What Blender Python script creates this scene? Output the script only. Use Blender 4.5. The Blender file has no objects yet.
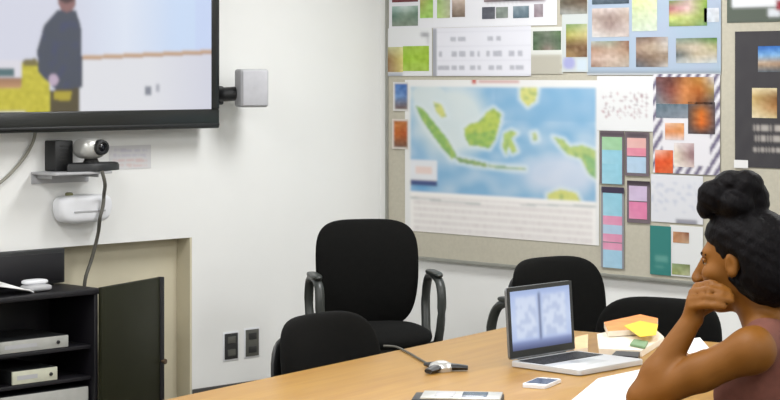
import bpy, bmesh, math, random
import numpy as np
from mathutils import Vector, Matrix, Euler
from mathutils import noise as mnoise

random.seed(7)
S = bpy.context.scene
COL = S.collection
PI = math.pi
R2 = math.sqrt(2.0)

# ------------------------------------------------------------------ camera
FPX, HOR, CAMZ = 1950.0, 75.0, 1.60          # focal length in pixels, horizon row, eye height
CX, CY = -0.052, 10.2                        # room corner in the camera's ground frame (right, ahead)

def W(X, Y):
    """camera ground frame (right, ahead) -> room frame (x along the board wall, y along the screen wall)"""
    dx, dy = X - CX, Y - CY
    return ((dx - dy) / R2, (dx + dy) / R2)

cam_d = bpy.data.cameras.new('camera')
cam_d.sensor_width = 36.0
cam_d.lens = 36.0 * FPX / 780.0
cam_d.shift_y = -(200.0 - HOR) / 780.0
cam_d.clip_end = 60
cam = bpy.data.objects.new('camera', cam_d)
COL.objects.link(cam)
cx_, cy_ = W(0, 0)
cam.location = (cx_, cy_, CAMZ)
cam.rotation_euler = (PI / 2, 0, PI / 4)
S.camera = cam

# ------------------------------------------------------------------ world, light, exposure
wd = bpy.data.worlds.new('room_air')
S.world = wd
wd.use_nodes = True
wd.node_tree.nodes['Background'].inputs[0].default_value = (0.9, 0.95, 1.0, 1)
wd.node_tree.nodes['Background'].inputs[1].default_value = 0.3
S.view_settings.view_transform = 'Standard'
S.view_settings.look = 'None'
S.view_settings.exposure = 0.0
S.view_settings.gamma = 1.0
S.view_settings.use_curve_mapping = False

ROOM = 8.4
CEIL = 2.75
LIGHTS = [(x, y) for x in (1.6, 4.1, 6.7) for y in (-1.05, -3.8, -6.6)]
LAMP_W = 41.0
for (lx, ly) in LIGHTS:
    ld = bpy.data.lights.new('ceiling_lamp_light', 'AREA')
    ld.shape = 'RECTANGLE'
    ld.size, ld.size_y = 1.15, 0.55
    ld.energy = LAMP_W
    ld.color = (0.975, 0.985, 1.0)
    lo = bpy.data.objects.new('ceiling_lamp_light', ld)
    lo.location = (lx, ly, CEIL - 0.075)
    COL.objects.link(lo)

# ------------------------------------------------------------------ colour + materials
def lin(c):
    return tuple(((v / 255.0) / 12.92 if v / 255.0 <= 0.04045 else ((v / 255.0 + 0.055) / 1.055) ** 2.4) for v in c)

MATS = {}
def mat(name, rgb, rough=0.6, metal=0.0, var=0.06, scale=20.0, bump=0.0, bscale=120.0, emit=0.0, spec=0.5, stretch=None, coat=0.0):
    if name in MATS:
        return MATS[name]
    m = bpy.data.materials.new(name)
    m.use_nodes = True
    nt = m.node_tree
    b = nt.nodes['Principled BSDF']
    b.inputs['Roughness'].default_value = rough
    b.inputs['Metallic'].default_value = metal
    b.inputs['Specular IOR Level'].default_value = spec
    if coat:
        b.inputs['Coat Weight'].default_value = coat
        b.inputs['Coat Roughness'].default_value = 0.25
    c = lin(rgb)
    tc = nt.nodes.new('ShaderNodeTexCoord')
    mp = nt.nodes.new('ShaderNodeMapping')
    nt.links.new(tc.outputs['Object'], mp.inputs[0])
    if stretch:
        mp.inputs['Scale'].default_value = stretch
    n = nt.nodes.new('ShaderNodeTexNoise')
    n.inputs['Scale'].default_value = scale
    n.inputs['Detail'].default_value = 4
    nt.links.new(mp.outputs[0], n.inputs['Vector'])
    r = nt.nodes.new('ShaderNodeValToRGB')
    r.color_ramp.elements[0].position = 0.3
    r.color_ramp.elements[1].position = 0.7
    r.color_ramp.elements[0].color = tuple(max(0, v * (1 - var)) for v in c) + (1,)
    r.color_ramp.elements[1].color = tuple(min(1, v * (1 + var)) for v in c) + (1,)
    nt.links.new(n.outputs['Fac'], r.inputs[0])
    nt.links.new(r.outputs[0], b.inputs['Base Color'])
    if emit:
        nt.links.new(r.outputs[0], b.inputs['Emission Color'])
        b.inputs['Emission Strength'].default_value = emit
    if bump:
        n2 = nt.nodes.new('ShaderNodeTexNoise')
        n2.inputs['Scale'].default_value = bscale
        n2.inputs['Detail'].default_value = 3
        nt.links.new(mp.outputs[0], n2.inputs['Vector'])
        bp = nt.nodes.new('ShaderNodeBump')
        bp.inputs['Strength'].default_value = bump
        bp.inputs['Distance'].default_value = 0.004
        nt.links.new(n2.outputs['Fac'], bp.inputs['Height'])
        nt.links.new(bp.outputs[0], b.inputs['Normal'])
    MATS[name] = m
    return m

def print_mat(name, emit=0.0, rough=0.55):
    """printed paper or a lit screen: its picture is a colour attribute on the sheet itself"""
    if name in MATS:
        return MATS[name]
    m = bpy.data.materials.new(name)
    m.use_nodes = True
    nt = m.node_tree
    b = nt.nodes['Principled BSDF']
    a = nt.nodes.new('ShaderNodeAttribute')
    a.attribute_name = 'ink'
    b.inputs['Roughness'].default_value = rough
    if emit:
        b.inputs['Base Color'].default_value = (0.01, 0.01, 0.012, 1)
        nt.links.new(a.outputs['Color'], b.inputs['Emission Color'])
        b.inputs['Emission Strength'].default_value = emit
    else:
        g = nt.nodes.new('ShaderNodeVectorMath')
        g.operation = 'SCALE'
        g.inputs['Scale'].default_value = 0.86
        nt.links.new(a.outputs['Color'], g.inputs[0])
        nt.links.new(g.outputs[0], b.inputs['Base Color'])
        b.inputs['Specular IOR Level'].default_value = 0.25
    MATS[name] = m
    return m

M_WALL = mat('painted_wall', (232, 232, 229), 0.75, var=0.012, scale=3, bump=0.05, bscale=200)
M_CEIL = mat('ceiling_tile', (225, 225, 222), 0.9, var=0.03, scale=40)
M_FLOOR = mat('floor_carpet', (120, 116, 110), 0.95, var=0.12, scale=90, bump=0.4, bscale=400)
M_BASE = mat('baseboard_vinyl', (70, 68, 66), 0.6)
M_NICHE = mat('recess_paint', (205, 197, 172), 0.8, var=0.03, scale=6)
M_BLACKFAB = mat('black_fabric', (17, 17, 16), 0.95, var=0.12, scale=60, bump=0.25, bscale=900, spec=0.12)
M_BLACKPL = mat('black_plastic', (30, 31, 32), 0.45, var=0.06)
M_ARM = mat('armrest_plastic', (46, 49, 46), 0.4, var=0.06)
M_TVBLK = mat('television_plastic', (24, 26, 24), 0.3, var=0.05)
M_RACK = mat('rack_laminate', (14, 12, 18), 0.5, var=0.1, scale=8)
M_RACKDOOR = mat('rack_door_laminate', (30, 31, 12), 0.45, var=0.1, scale=4, spec=0.3)
M_GREYPL = mat('grey_plastic', (176, 176, 178), 0.5, var=0.04)
M_WHITEPL = mat('white_plastic', (226, 227, 230), 0.4, var=0.02)
M_SILVER = mat('silver_metal', (196, 196, 192), 0.35, metal=0.55, var=0.04)
M_ALU = mat('laptop_aluminium', (206, 208, 210), 0.38, metal=0.35, var=0.02)
M_DARKMET = mat('dark_metal', (60, 60, 60), 0.4, metal=0.7)
M_BOARD = mat('board_fabric', (186, 181, 165), 0.95, var=0.04, scale=60, bump=0.3, bscale=700, spec=0.1)
M_BOARDFR = mat('board_frame', (150, 150, 142), 0.45, metal=0.4)
M_PAPER = mat('plain_paper', (240, 240, 238), 0.7, var=0.015, scale=8)
M_CORD = mat('grey_cord', (92, 90, 82), 0.6)
M_CORDL = mat('pale_cord', (140, 138, 126), 0.6)
M_OUTLET = mat('outlet_grey', (84, 84, 78), 0.5)
M_OUTLETD = mat('outlet_dark', (42, 42, 42), 0.5)
M_LAMP = mat('lamp_diffuser', (250, 248, 240), 0.5, emit=1.2)
M_SKIN = mat('skin', (122, 76, 22), 0.55, var=0.07, scale=14, bump=0.08, bscale=260, spec=0.28)
M_HAIR = mat('black_hair', (9, 7, 9), 0.6, var=0.35, scale=60, bump=0.6, bscale=160, stretch=(1, 1, 0.45), spec=0.1)
M_TOP = mat('mauve_knit', (112, 66, 54), 0.85, var=0.1, scale=50, bump=0.3, bscale=500)
M_TROUSER = mat('dark_denim', (38, 42, 58), 0.9, var=0.1, scale=80)
M_EYE = mat('eye_white', (168, 152, 136), 0.2)
M_IRIS = mat('iris_brown', (35, 22, 15), 0.15)
M_LIP = mat('lip', (112, 56, 46), 0.45)
M_PRINT = print_mat('printed_paper')
M_TVPIC = print_mat('television_picture', emit=0.92)
M_LAPPIC = print_mat('laptop_picture', emit=0.9)

def wood_mat():
    m = bpy.data.materials.new('maple_laminate')
    m.use_nodes = True
    nt = m.node_tree
    b = nt.nodes['Principled BSDF']
    tc = nt.nodes.new('ShaderNodeTexCoord')
    mp = nt.nodes.new('ShaderNodeMapping')
    mp.inputs['Scale'].default_value = (0.8, 9.0, 9.0)
    nt.links.new(tc.outputs['Object'], mp.inputs[0])
    n = nt.nodes.new('ShaderNodeTexNoise')
    n.inputs['Scale'].default_value = 3.5
    n.inputs['Detail'].default_value = 7
    n.inputs['Distortion'].default_value = 0.5
    nt.links.new(mp.outputs[0], n.inputs['Vector'])
    r = nt.nodes.new('ShaderNodeValToRGB')
    r.color_ramp.elements[0].position = 0.25
    r.color_ramp.elements[1].position = 0.75
    r.color_ramp.elements[0].color = lin((157, 112, 41)) + (1,)
    r.color_ramp.elements[1].color = lin((176, 133, 53)) + (1,)
    nt.links.new(n.outputs['Fac'], r.inputs[0])
    nt.links.new(r.outputs[0], b.inputs['Base Color'])
    b.inputs['Roughness'].default_value = 0.38
    b.inputs['Specular IOR Level'].default_value = 0.35
    b.inputs['Coat Weight'].default_value = 0.05
    b.inputs['Coat Roughness'].default_value = 0.2
    return m
M_WOOD = wood_mat()
M_WOODEDGE = mat('table_edge_band', (176, 122, 66), 0.5, var=0.08)

# ------------------------------------------------------------------ pixel helpers (photo measurements -> places in the room)
def at(u, v, Y):
    """photo pixel at a given distance -> camera-frame point"""
    return Vector(((u - 390.0) / FPX * Y, Y, CAMZ - (v - HOR) / FPX * Y))
def on_z(u, v, z):
    return at(u, v, (CAMZ - z) * FPX / (v - HOR))
def on_board(u, v, off=0.0):
    """-> (x, z) on the plane y = -off"""
    k = (u - 390.0) / FPX
    s = -off * R2                                   # X + Y = CX + CY + s
    Y = (CX + CY + s) / (1 + k)
    p = at(u, v, Y)
    return W(p.x, p.y)[0], p.z
def on_tv(u, v, off=0.0):
    """-> (y, z) on the plane x = off"""
    k = (u - 390.0) / FPX
    Y = (CY - CX - off * R2) / (1 - k)
    p = at(u, v, Y)
    return W(p.x, p.y)[1], p.z
def proj(p):
    dx, dy = p[0] - cx_, p[1] - cy_
    X, Y = (dx + dy) / R2, (-dx + dy) / R2
    return 390 + FPX * X / Y, HOR - FPX * (p[2] - CAMZ) / Y

# ------------------------------------------------------------------ object helpers
def link(name, me, m, parent=None):
    o = bpy.data.objects.new(name, me)
    COL.objects.link(o)
    if m is not None:
        me.materials.append(m)
    if parent is not None:
        o.parent = parent
    return o
def obj(name, bm, m, parent=None, smooth=True, loc=None, rz=0.0, auto=True):
    bmesh.ops.recalc_face_normals(bm, faces=bm.faces[:])
    me = bpy.data.meshes.new(name)
    bm.to_mesh(me)
    bm.free()
    if smooth:
        for p in me.polygons:
            p.use_smooth = True
        if auto:
            try:
                me.set_sharp_from_angle(angle=math.radians(38))
            except Exception:
                pass
    o = link(name, me, m, parent)
    if loc is not None:
        o.location = loc
    o.rotation_euler = (0, 0, rz)
    return o
def tag(o, label, cat, group=None):
    o['label'] = label
    o['category'] = cat
    if group:
        o['group'] = group
    return o
def thing(name, label, cat, loc=(0, 0, 0), rz=0.0, group=None):
    o = bpy.data.objects.new(name, None)
    o.empty_display_size = 0.05
    COL.objects.link(o)
    o.location = loc
    o.rotation_euler = (0, 0, rz)
    return tag(o, label, cat, group)
def struct(name, bm, m):
    o = obj(name, bm, m, smooth=False)
    o['kind'] = 'structure'
    return o
def NB():
    return bmesh.new()
def box(bm, lo, hi, bev=0.0, seg=2, rot=None, piv=None):
    c = [(a + b) / 2 for a, b in zip(lo, hi)]
    s = [max(1e-5, b - a) for a, b in zip(lo, hi)]
    g = bmesh.ops.create_cube(bm, size=1.0)
    vs = g['verts']
    for v in vs:
        v.co = Vector((v.co.x * s[0] + c[0], v.co.y * s[1] + c[1], v.co.z * s[2] + c[2]))
    if bev > 0:
        es = list({e for v in vs for e in v.link_edges})
        r = bmesh.ops.bevel(bm, geom=es, offset=min(bev, min(s) * 0.49), segments=seg, affect='EDGES', profile=0.5)
        vs = list({v for f in r['faces'] for v in f.verts} | {v for v in vs if v.is_valid})
    if rot is not None:
        bmesh.ops.rotate(bm, verts=vs, cent=piv or c, matrix=rot)
    return vs
def tube(bm, pts, r, n=10, flat=(1, 1), cap=True, smooth_n=0):
    """sweep a round (or flattened) section along points"""
    P = [Vector(p) for p in pts]
    if smooth_n:
        P = catmull(P, smooth_n)
    rr = r if isinstance(r, (list, tuple)) else None
    rings = []
    up = Vector((0, 0, 1))
    for i, p in enumerate(P):
        t = (P[min(i + 1, len(P) - 1)] - P[max(i - 1, 0)])
        if t.length < 1e-9:
            t = Vector((0, 0, 1))
        t.normalize()
        a = t.cross(up)
        if a.length < 0.05:
            a = t.cross(Vector((0, 1, 0))) if i == 0 else prev_a - t * prev_a.dot(t)
        a.normalize()
        if i and a.dot(prev_a) < 0:
            a = -a
        prev_a = a
        b = t.cross(a)
        ri = r if rr is None else rr[0] + (rr[-1] - rr[0]) * i / (len(P) - 1)
        rings.append([bm.verts.new(p + a * (math.cos(2 * PI * k / n) * ri * flat[0]) + b * (math.sin(2 * PI * k / n) * ri * flat[1])) for k in range(n)])
    for i in range(len(rings) - 1):
        for k in range(n):
            bm.faces.new((rings[i][k], rings[i][(k + 1) % n], rings[i + 1][(k + 1) % n], rings[i + 1][k]))
    if cap:
        bm.faces.new(rings[0][::-1])
        bm.faces.new(rings[-1])
def catmull(P, n):
    out = []
    for i in range(len(P) - 1):
        p0, p1, p2, p3 = P[max(i - 1, 0)], P[i], P[i + 1], P[min(i + 2, len(P) - 1)]
        for k in range(n):
            t = k / n
            out.append(0.5 * ((2 * p1) + (p2 - p0) * t + (2 * p0 - 5 * p1 + 4 * p2 - p3) * t * t + (3 * p1 - p0 - 3 * p2 + p3) * t ** 3))
    out.append(P[-1])
    return out
def lathe(bm, prof, c=(0, 0, 0), n=24, axis='z'):
    rings = []
    for (r, h) in prof:
        ring = []
        for k in range(n):
            a = 2 * PI * k / n
            q = (r * math.cos(a), r * math.sin(a), h)
            if axis == 'x':
                q = (q[2], q[0], q[1])
            elif axis == 'y':
                q = (q[0], q[2], q[1])
            ring.append(bm.verts.new((q[0] + c[0], q[1] + c[1], q[2] + c[2])))
        rings.append(ring)
    for i in range(len(rings) - 1):
        for k in range(n):
            bm.faces.new((rings[i][k], rings[i][(k + 1) % n], rings[i + 1][(k + 1) % n], rings[i + 1][k]))
    bm.faces.new(rings[0][::-1])
    bm.faces.new(rings[-1])
def superquad(bm, c, h, flat_axis, n=4.0, m=2.6, cuts=14, deform=None):
    """cushion: rounded-rectangle outline across two axes, softly rounded through the third"""
    g = bmesh.ops.create_cube(bm, size=2.0)
    es = list({e for v in g['verts'] for e in v.link_edges})
    r = bmesh.ops.subdivide_edges(bm, edges=es, cuts=cuts, use_grid_fill=True)
    vs = list({v for v in bm.verts if v.is_valid and not v.tag})
    others = [a for a in range(3) if a != flat_axis]
    for v in vs:
        v.tag = True
        p = [v.co.x, v.co.y, v.co.z]
        a = (abs(p[others[0]]) ** n + abs(p[others[1]]) ** n) ** (1 / n)
        k = (a ** m + abs(p[flat_axis]) ** m) ** (1 / m)
        q = [x / k for x in p]
        if deform:
            q = deform(q)
        v.co = Vector([q[i] * h[i] + c[i] for i in range(3)])
def prism(bm, pts, z0, z1, bev=0.0):
    b = [bm.verts.new((p[0], p[1], z0)) for p in pts]
    t = [bm.verts.new((p[0], p[1], z1)) for p in pts]
    n = len(pts)
    bm.faces.new(b[::-1])
    ft = bm.faces.new(t)
    for i in range(n):
        bm.faces.new((b[i], b[(i + 1) % n], t[(i + 1) % n], t[i]))
    if bev:
        bmesh.ops.bevel(bm, geom=list(ft.edges), offset=bev, segments=2, affect='EDGES', profile=0.5)

# pictures: a subdivided sheet whose points carry printed colours
def in_poly(u, v, poly):
    c = False
    j = len(poly) - 1
    for i in range(len(poly)):
        (xi, yi), (xj, yj) = poly[i], poly[j]
        if (yi > v) != (yj > v) and u < (xj - xi) * (v - yi) / (yj - yi) + xi:
            c = not c
        j = i
    return c
def inked(name, corners, nu, nv, painter, m, parent=None, map_uv=None, curl=None, blur=1):
    """corners: top-left, top-right, bottom-right, bottom-left (room or local coordinates); painter(u, v) -> rgb"""
    tl, tr, br, bl = [Vector(c) for c in corners]
    verts, faces, cols = [], [], []
    for j in range(nv + 1):
        for i in range(nu + 1):
            s, t = i / nu, j / nv
            p = (tl * (1 - s) + tr * s) * (1 - t) + (bl * (1 - s) + br * s) * t
            if curl:
                p = p + curl(s, t)
            verts.append(p)
            uv = map_uv(p) if map_uv else (s, t)
            cols.append(lin(painter(uv[0], uv[1])) + (1.0,))
    for j in range(nv):
        for i in range(nu):
            a = j * (nu + 1) + i
            faces.append((a, a + nu + 1, a + nu + 2, a + 1))
    me = bpy.data.meshes.new(name)
    me.from_pydata([tuple(v) for v in verts], [], faces)
    cg = np.array(cols, dtype=np.float32).reshape(nv + 1, nu + 1, 4)
    for _ in range(blur):                         # soft print
        q = np.pad(cg, ((1, 1), (1, 1), (0, 0)), mode='edge')
        cg = (q[:-2, 1:-1] + q[2:, 1:-1] + q[1:-1, :-2] + q[1:-1, 2:] + 2 * q[1:-1, 1:-1]) / 6
    ca = me.color_attributes.new('ink', 'FLOAT_COLOR', 'POINT')
    ca.data.foreach_set('color', cg.ravel())
    for p in me.polygons:
        p.use_smooth = True
    return link(name, me, m, parent)
def mixc(a, b, t):
    return tuple(x + (y - x) * t for x, y in zip(a, b))
def matrix_paint(rows, rect, jitter=9, seed=0):
    """a small photo: a coarse grid of its colours, blended, over the photo-pixel rect (u0, v0, u1, v1)"""
    u0, v0, u1, v1 = rect
    nr, nc = len(rows), len(rows[0])
    def f(u, v):
        s = min(max((u - u0) / (u1 - u0), 0), 1) * (nc - 1)
        t = min(max((v - v0) / (v1 - v0), 0), 1) * (nr - 1)
        i, j = min(int(s), nc - 2) if nc > 1 else 0, min(int(t), nr - 2) if nr > 1 else 0
        a = mixc(rows[j][i], rows[j][min(i + 1, nc - 1)], s - i)
        b = mixc(rows[min(j + 1, nr - 1)][i], rows[min(j + 1, nr - 1)][min(i + 1, nc - 1)], s - i)
        c = mixc(a, b, t - j)
        k = (mnoise.noise(Vector((u * 0.27 + seed, v * 0.33, seed))) + 0.7 * mnoise.noise(Vector((u * 0.6, v * 0.7 + seed, seed)))) * jitter * 3.2
        return tuple(min(255, max(0, x + k)) for x in c)
    return f
def layers(base, *shapes):
    """base colour or painter, then (kind, geometry, colour) shapes over it"""
    def f(u, v):
        c = base(u, v) if callable(base) else base
        for s in shapes:
            k, g, col = s
            if k == 'rect' and g[0] <= u <= g[2] and g[1] <= v <= g[3]:
                c = col(u, v) if callable(col) else col
            elif k == 'poly' and in_poly(u, v, g):
                c = col(u, v) if callable(col) else col
            elif k == 'ell' and ((u - g[0]) / g[2]) ** 2 + ((v - g[1]) / g[3]) ** 2 <= 1:
                c = col(u, v) if callable(col) else col
        return c
    return f

# ------------------------------------------------------------------ the room
b = NB(); box(b, (-0.6, -ROOM, -0.1), (ROOM, 0.3, 0.0)); struct('floor', b, M_FLOOR)
b = NB(); box(b, (-0.6, -ROOM, CEIL), (ROOM, 0.3, CEIL + 0.1)); struct('ceiling', b, M_CEIL)
b = NB(); box(b, (-0.6, 0.0, 0.0), (ROOM, 0.3, CEIL)); struct('wall_right', b, M_WALL)
NY1, NY0, NZ, ND = -1.263, -3.3, 0.825, 0.10         # recess in the screen wall
b = NB()
box(b, (-0.6, NY1, 0), (0, 0.0, CEIL))
box(b, (-0.6, -ROOM, 0), (0, NY0, CEIL))
box(b, (-0.6, NY0, NZ), (0, NY1, CEIL))
struct('wall_left', b, M_WALL)
b = NB()
box(b, (-0.6, NY0, 0), (-ND, NY1, NZ))
box(b, (-ND, NY1 - 0.012, 0), (-0.001, NY1, NZ))
box(b, (-ND, NY0, 0), (-0.001, NY0 + 0.012, NZ))
struct('wall_recess', b, M_NICHE)
b = NB(); box(b, (-0.6, -ROOM - 0.2, 0), (ROOM, -ROOM, CEIL)); struct('wall_front', b, M_WALL)
b = NB(); box(b, (ROOM, -ROOM - 0.2, 0), (ROOM + 0.2, 0.3, CEIL)); struct('wall_back', b, M_WALL)
b = NB(); box(b, (0.001, -0.012, 0), (ROOM, 0.0, 0.1), 0.003); struct('baseboard_right', b, M_BASE)
b = NB(); box(b, (0, NY1, 0), (0.012, -0.012, 0.1), 0.003); struct('baseboard_left', b, M_BASE)

for i, (lx, ly) in enumerate(LIGHTS):
    t = thing('ceiling_light', 'rectangular white fluorescent panel in the ceiling', 'ceiling light', (lx, ly, CEIL), 0, 'ceiling light panels')
    b = NB()
    for (x0, y0, x1, y1) in ((-.61, -.31, .61, -.28), (-.61, .28, .61, .31), (-.61, -.28, -.58, .28), (.58, -.28, .61, .28)):
        box(b, (x0, y0, -0.06), (x1, y1, 0.0), 0.004)
    obj('frame', b, M_WHITEPL, t)
    b = NB(); box(b, (-.58, -.28, -0.05), (.58, .28, -0.03)); obj('diffuser', b, M_LAMP, t)

# ------------------------------------------------------------------ bulletin board on the right wall
bx0, bz1 = on_board(391, 255)[0], 2.25
bz0 = 0.67
bx1 = 4.1
bb = thing('bulletin_board', 'long grey fabric bulletin board covered with sheets, fixed to the right wall', 'bulletin board', (0, 0, 0))
b = NB(); box(b, (bx0, -0.022, bz0), (bx1, 0.0, bz1)); obj('panel', b, M_BOARD, bb)
fr = 0.014
b = NB(); box(b, (bx0 - fr, -0.03, bz0 - fr), (bx1 + fr, 0.0, bz0 + 0.004), 0.003); obj('frame_rail', b, M_BOARDFR, bb)
b = NB(); box(b, (bx0 - fr, -0.03, bz1 - 0.004), (bx1 + fr, 0.0, bz1 + fr), 0.003); obj('frame_rail', b, M_BOARDFR, bb)
b = NB(); box(b, (bx0 - fr, -0.03, bz0 + 0.004), (bx0 + 0.004, 0.0, bz1 - 0.004), 0.003); obj('frame_rail', b, M_BOARDFR, bb)
b = NB(); box(b, (bx1 - 0.004, -0.03, bz0 + 0.004), (bx1 + fr, 0.0, bz1 - 0.004), 0.003); obj('frame_rail', b, M_BOARDFR, bb)
BOARD_Y = 0.0235
LAYER = 0.0012

def board_rect(rect, layer):
    """photo rect (v measured at its middle) -> corners on the board face"""
    u0, v0, u1, v1 = rect
    off = BOARD_Y + layer * LAYER
    um = (u0 + u1) / 2
    z1, z0 = on_board(um, v0, off)[1], on_board(um, v1, off)[1]
    x0, x1 = on_board(u0, 100, off)[0], on_board(u1, 100, off)[0]
    return x0, x1, z0, z1, -off
def sheet(name, rect, painter, layer=0, parent=None, res=2.0, curl=None, blur=1):
    x0, x1, z0, z1, y = board_rect(rect, layer)
    nu = max(2, int((rect[2] - rect[0]) / res)); nv = max(2, int((rect[3] - rect[1]) / res))
    um, sl = (rect[0] + rect[2]) / 2, None
    zc = lambda v: on_board(um, v, -y)[1]
    # rectified photo coordinates: v as seen at the sheet's middle
    def uv(p):
        u, _ = proj(p)
        k = (um - 390.0) / FPX
        Y = (CX + CY + y * R2) / (1 + k)
        return u, HOR - FPX * (p[2] - CAMZ) / Y
    return inked(name, ((x0, y, z1), (x1, y, z1), (x1, y, z0), (x0, y, z0)), nu, nv, painter, M_PRINT, parent, uv, curl, blur)

def gp(w, k, seed):
    """greyish jumble of a busy photo, w = base colour"""
    return None

# --- the wall map
def cr(*pts):
    return [(400 + x / 2.352, 70 + (y - 12 * (x / 475.0) * 0.9 + 4) / 2.352) for x, y in pts]
G1, G2, YL, PAL = (128, 178, 70), (168, 196, 72), (222, 220, 112), (226, 232, 205)
lands = [
    (cr((36, 82), (55, 92), (85, 130), (112, 165), (134, 205), (122, 214), (95, 182), (70, 147), (50, 117)), G1),
    (cr((78, 75), (97, 80), (110, 110), (98, 114), (85, 100)), YL),
    (cr((150, 140), (165, 128), (185, 122), (205, 100), (220, 90), (238, 105), (234, 130), (224, 165), (210, 187), (185, 182), (163, 180), (153, 162)), (182, 202, 62)),
    (cr((152, 152), (190, 150), (226, 140), (224, 165), (210, 187), (185, 182), (163, 180)), (140, 186, 66)),
    (cr((245, 150), (262, 143), (276, 150), (262, 163), (276, 192), (264, 198), (256, 180), (250, 200), (241, 182)), (176, 204, 96)),
    (cr((128, 207), (150, 211), (182, 217), (204, 222), (204, 231), (170, 226), (138, 220)), (112, 150, 84)),
    (cr((208, 224), (250, 228), (295, 230), (295, 236), (250, 235), (208, 231)), (150, 180, 150)),
    (cr((360, 158), (385, 164), (400, 180), (430, 176), (462, 188), (464, 254), (445, 242), (425, 207), (395, 198), (375, 178)), (176, 202, 110)),
    (cr((432, 200), (464, 206), (464, 254), (445, 242)), (128, 184, 110)),
    (cr((284, 45), (300, 38), (324, 45), (320, 75), (300, 88), (284, 70)), (228, 222, 118)),
    (cr((346, 290), (378, 277), (415, 285), (424, 303), (346, 303)), (226, 222, 110)),
    (cr((310, 150), (320, 148), (324, 165), (314, 168)), (190, 208, 140)),
]
def dist_poly(u, v, poly):
    d = 1e9
    for i in range(len(poly)):
        (x0, y0), (x1, y1) = poly[i - 1], poly[i]
        dx, dy = x1 - x0, y1 - y0
        t = max(0, min(1, ((u - x0) * dx + (v - y0) * dy) / (dx * dx + dy * dy + 1e-9)))
        d = min(d, math.hypot(u - x0 - t * dx, v - y0 - t * dy))
    return d
def map_paint(u, v):
    # printed field limits
    if v < 87 or u < 410.5 or u > 595.5:
        c = (236, 236, 234)
        if 472 < u < 476 and 79.5 < v < 83.5: c = (200, 90, 80)
        elif 478 < u < 519 and 80.5 < v < 82.5: c = (205, 150, 145)
        return c
    if v > 197:
        c = (250, 247, 243)
        g = mnoise.noise(Vector((u * 0.55, int((v - 199) / 6.5) * 3.1, 2.0)))
        if v > 201 and (v - 199) % 6.5 < 4.6 and 414 < u < 592:
            c = mixc(c, (206, 196, 196), 0.35 + 0.5 * max(0, g))
        if abs(v - (203 + 2.2 * math.sin((u - 410) / 40))) < 0.8 and (u < 480 or u > 520):
            c = (196, 200, 198)
        return c
    if 411 < u < 437 and 163 < v < 190:
        if v > 184: return (70, 84, 132)
        if 416 < u < 432 and 170 < v < 178: return (236, 214, 206)
        return (232, 234, 238)
    sea = (136, 182, 216)
    sea = mixc(sea, (110, 166, 210), max(0, min(1, (430 - u) / 25 + (v - 130) / 90)))
    n = mnoise.noise(Vector((u * 0.06, v * 0.07, 1.3)))
    sea = mixc(sea, (180, 206, 226), max(0, min(1, 0.4 + n)))
    if 495 < u and v < 120:
        sea = mixc(sea, (134, 180, 214), 0.6)
    shelf = max(0, 1 - math.hypot((u - 452) / 46, (v - 122) / 46))
    shelf2 = max(0, 1 - math.hypot((u - 560) / 52, (v - 172) / 24))
    shelf3 = max(0, 1 - math.hypot((u - 424) / 22, (v - 95) / 16))
    sea = mixc(sea, (222, 230, 228), min(0.9, 2.2 * shelf + 1.6 * shelf3))
    sea = mixc(sea, (216, 222, 236), min(0.8, 1.6 * shelf2))
    c = sea
    dm = 99
    hit = None
    for poly, col in lands:
        x0 = min(p[0] for p in poly) - 6; x1 = max(p[0] for p in poly) + 6
        if u < x0 or u > x1: continue
        if in_poly(u, v, poly): hit = col
        else: dm = min(dm, dist_poly(u, v, poly))
    if hit:
        k = mnoise.noise(Vector((u * 0.22, v * 0.22, 5)))
        return mixc(mixc(hit, (206, 206, 104) if k > 0 else (96, 140, 76), min(0.5, abs(k))), (196, 210, 190), 0.25)
    if dm < 5:
        c = mixc((222, 232, 236), c, dm / 5)
    return c
mp_ = sheet('wall_map', (405, 80, 599, 238), map_paint, 1, res=1.1, blur=3)
tag(mp_, 'large blue wall map of islands with pale strip below, pinned on the grey board', 'map')

def bulk(name, label, cat, rect, painter, layer, photos=(), res=2.0, group=None):
    o = sheet(name, rect, painter, layer, None, res)
    tag(o, label, cat, group)
    for k, (r, rows) in enumerate(photos):
        sheet('photo', r, matrix_paint(rows, r, 10, k + rect[0]), layer + 1, o, 1.6)
    return o

LGREEN, DGREEN, BRN, PINKB, TAUPE = (176, 206, 120), (70, 98, 78), (128, 98, 78), (206, 186, 176), (190, 184, 168)
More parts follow.
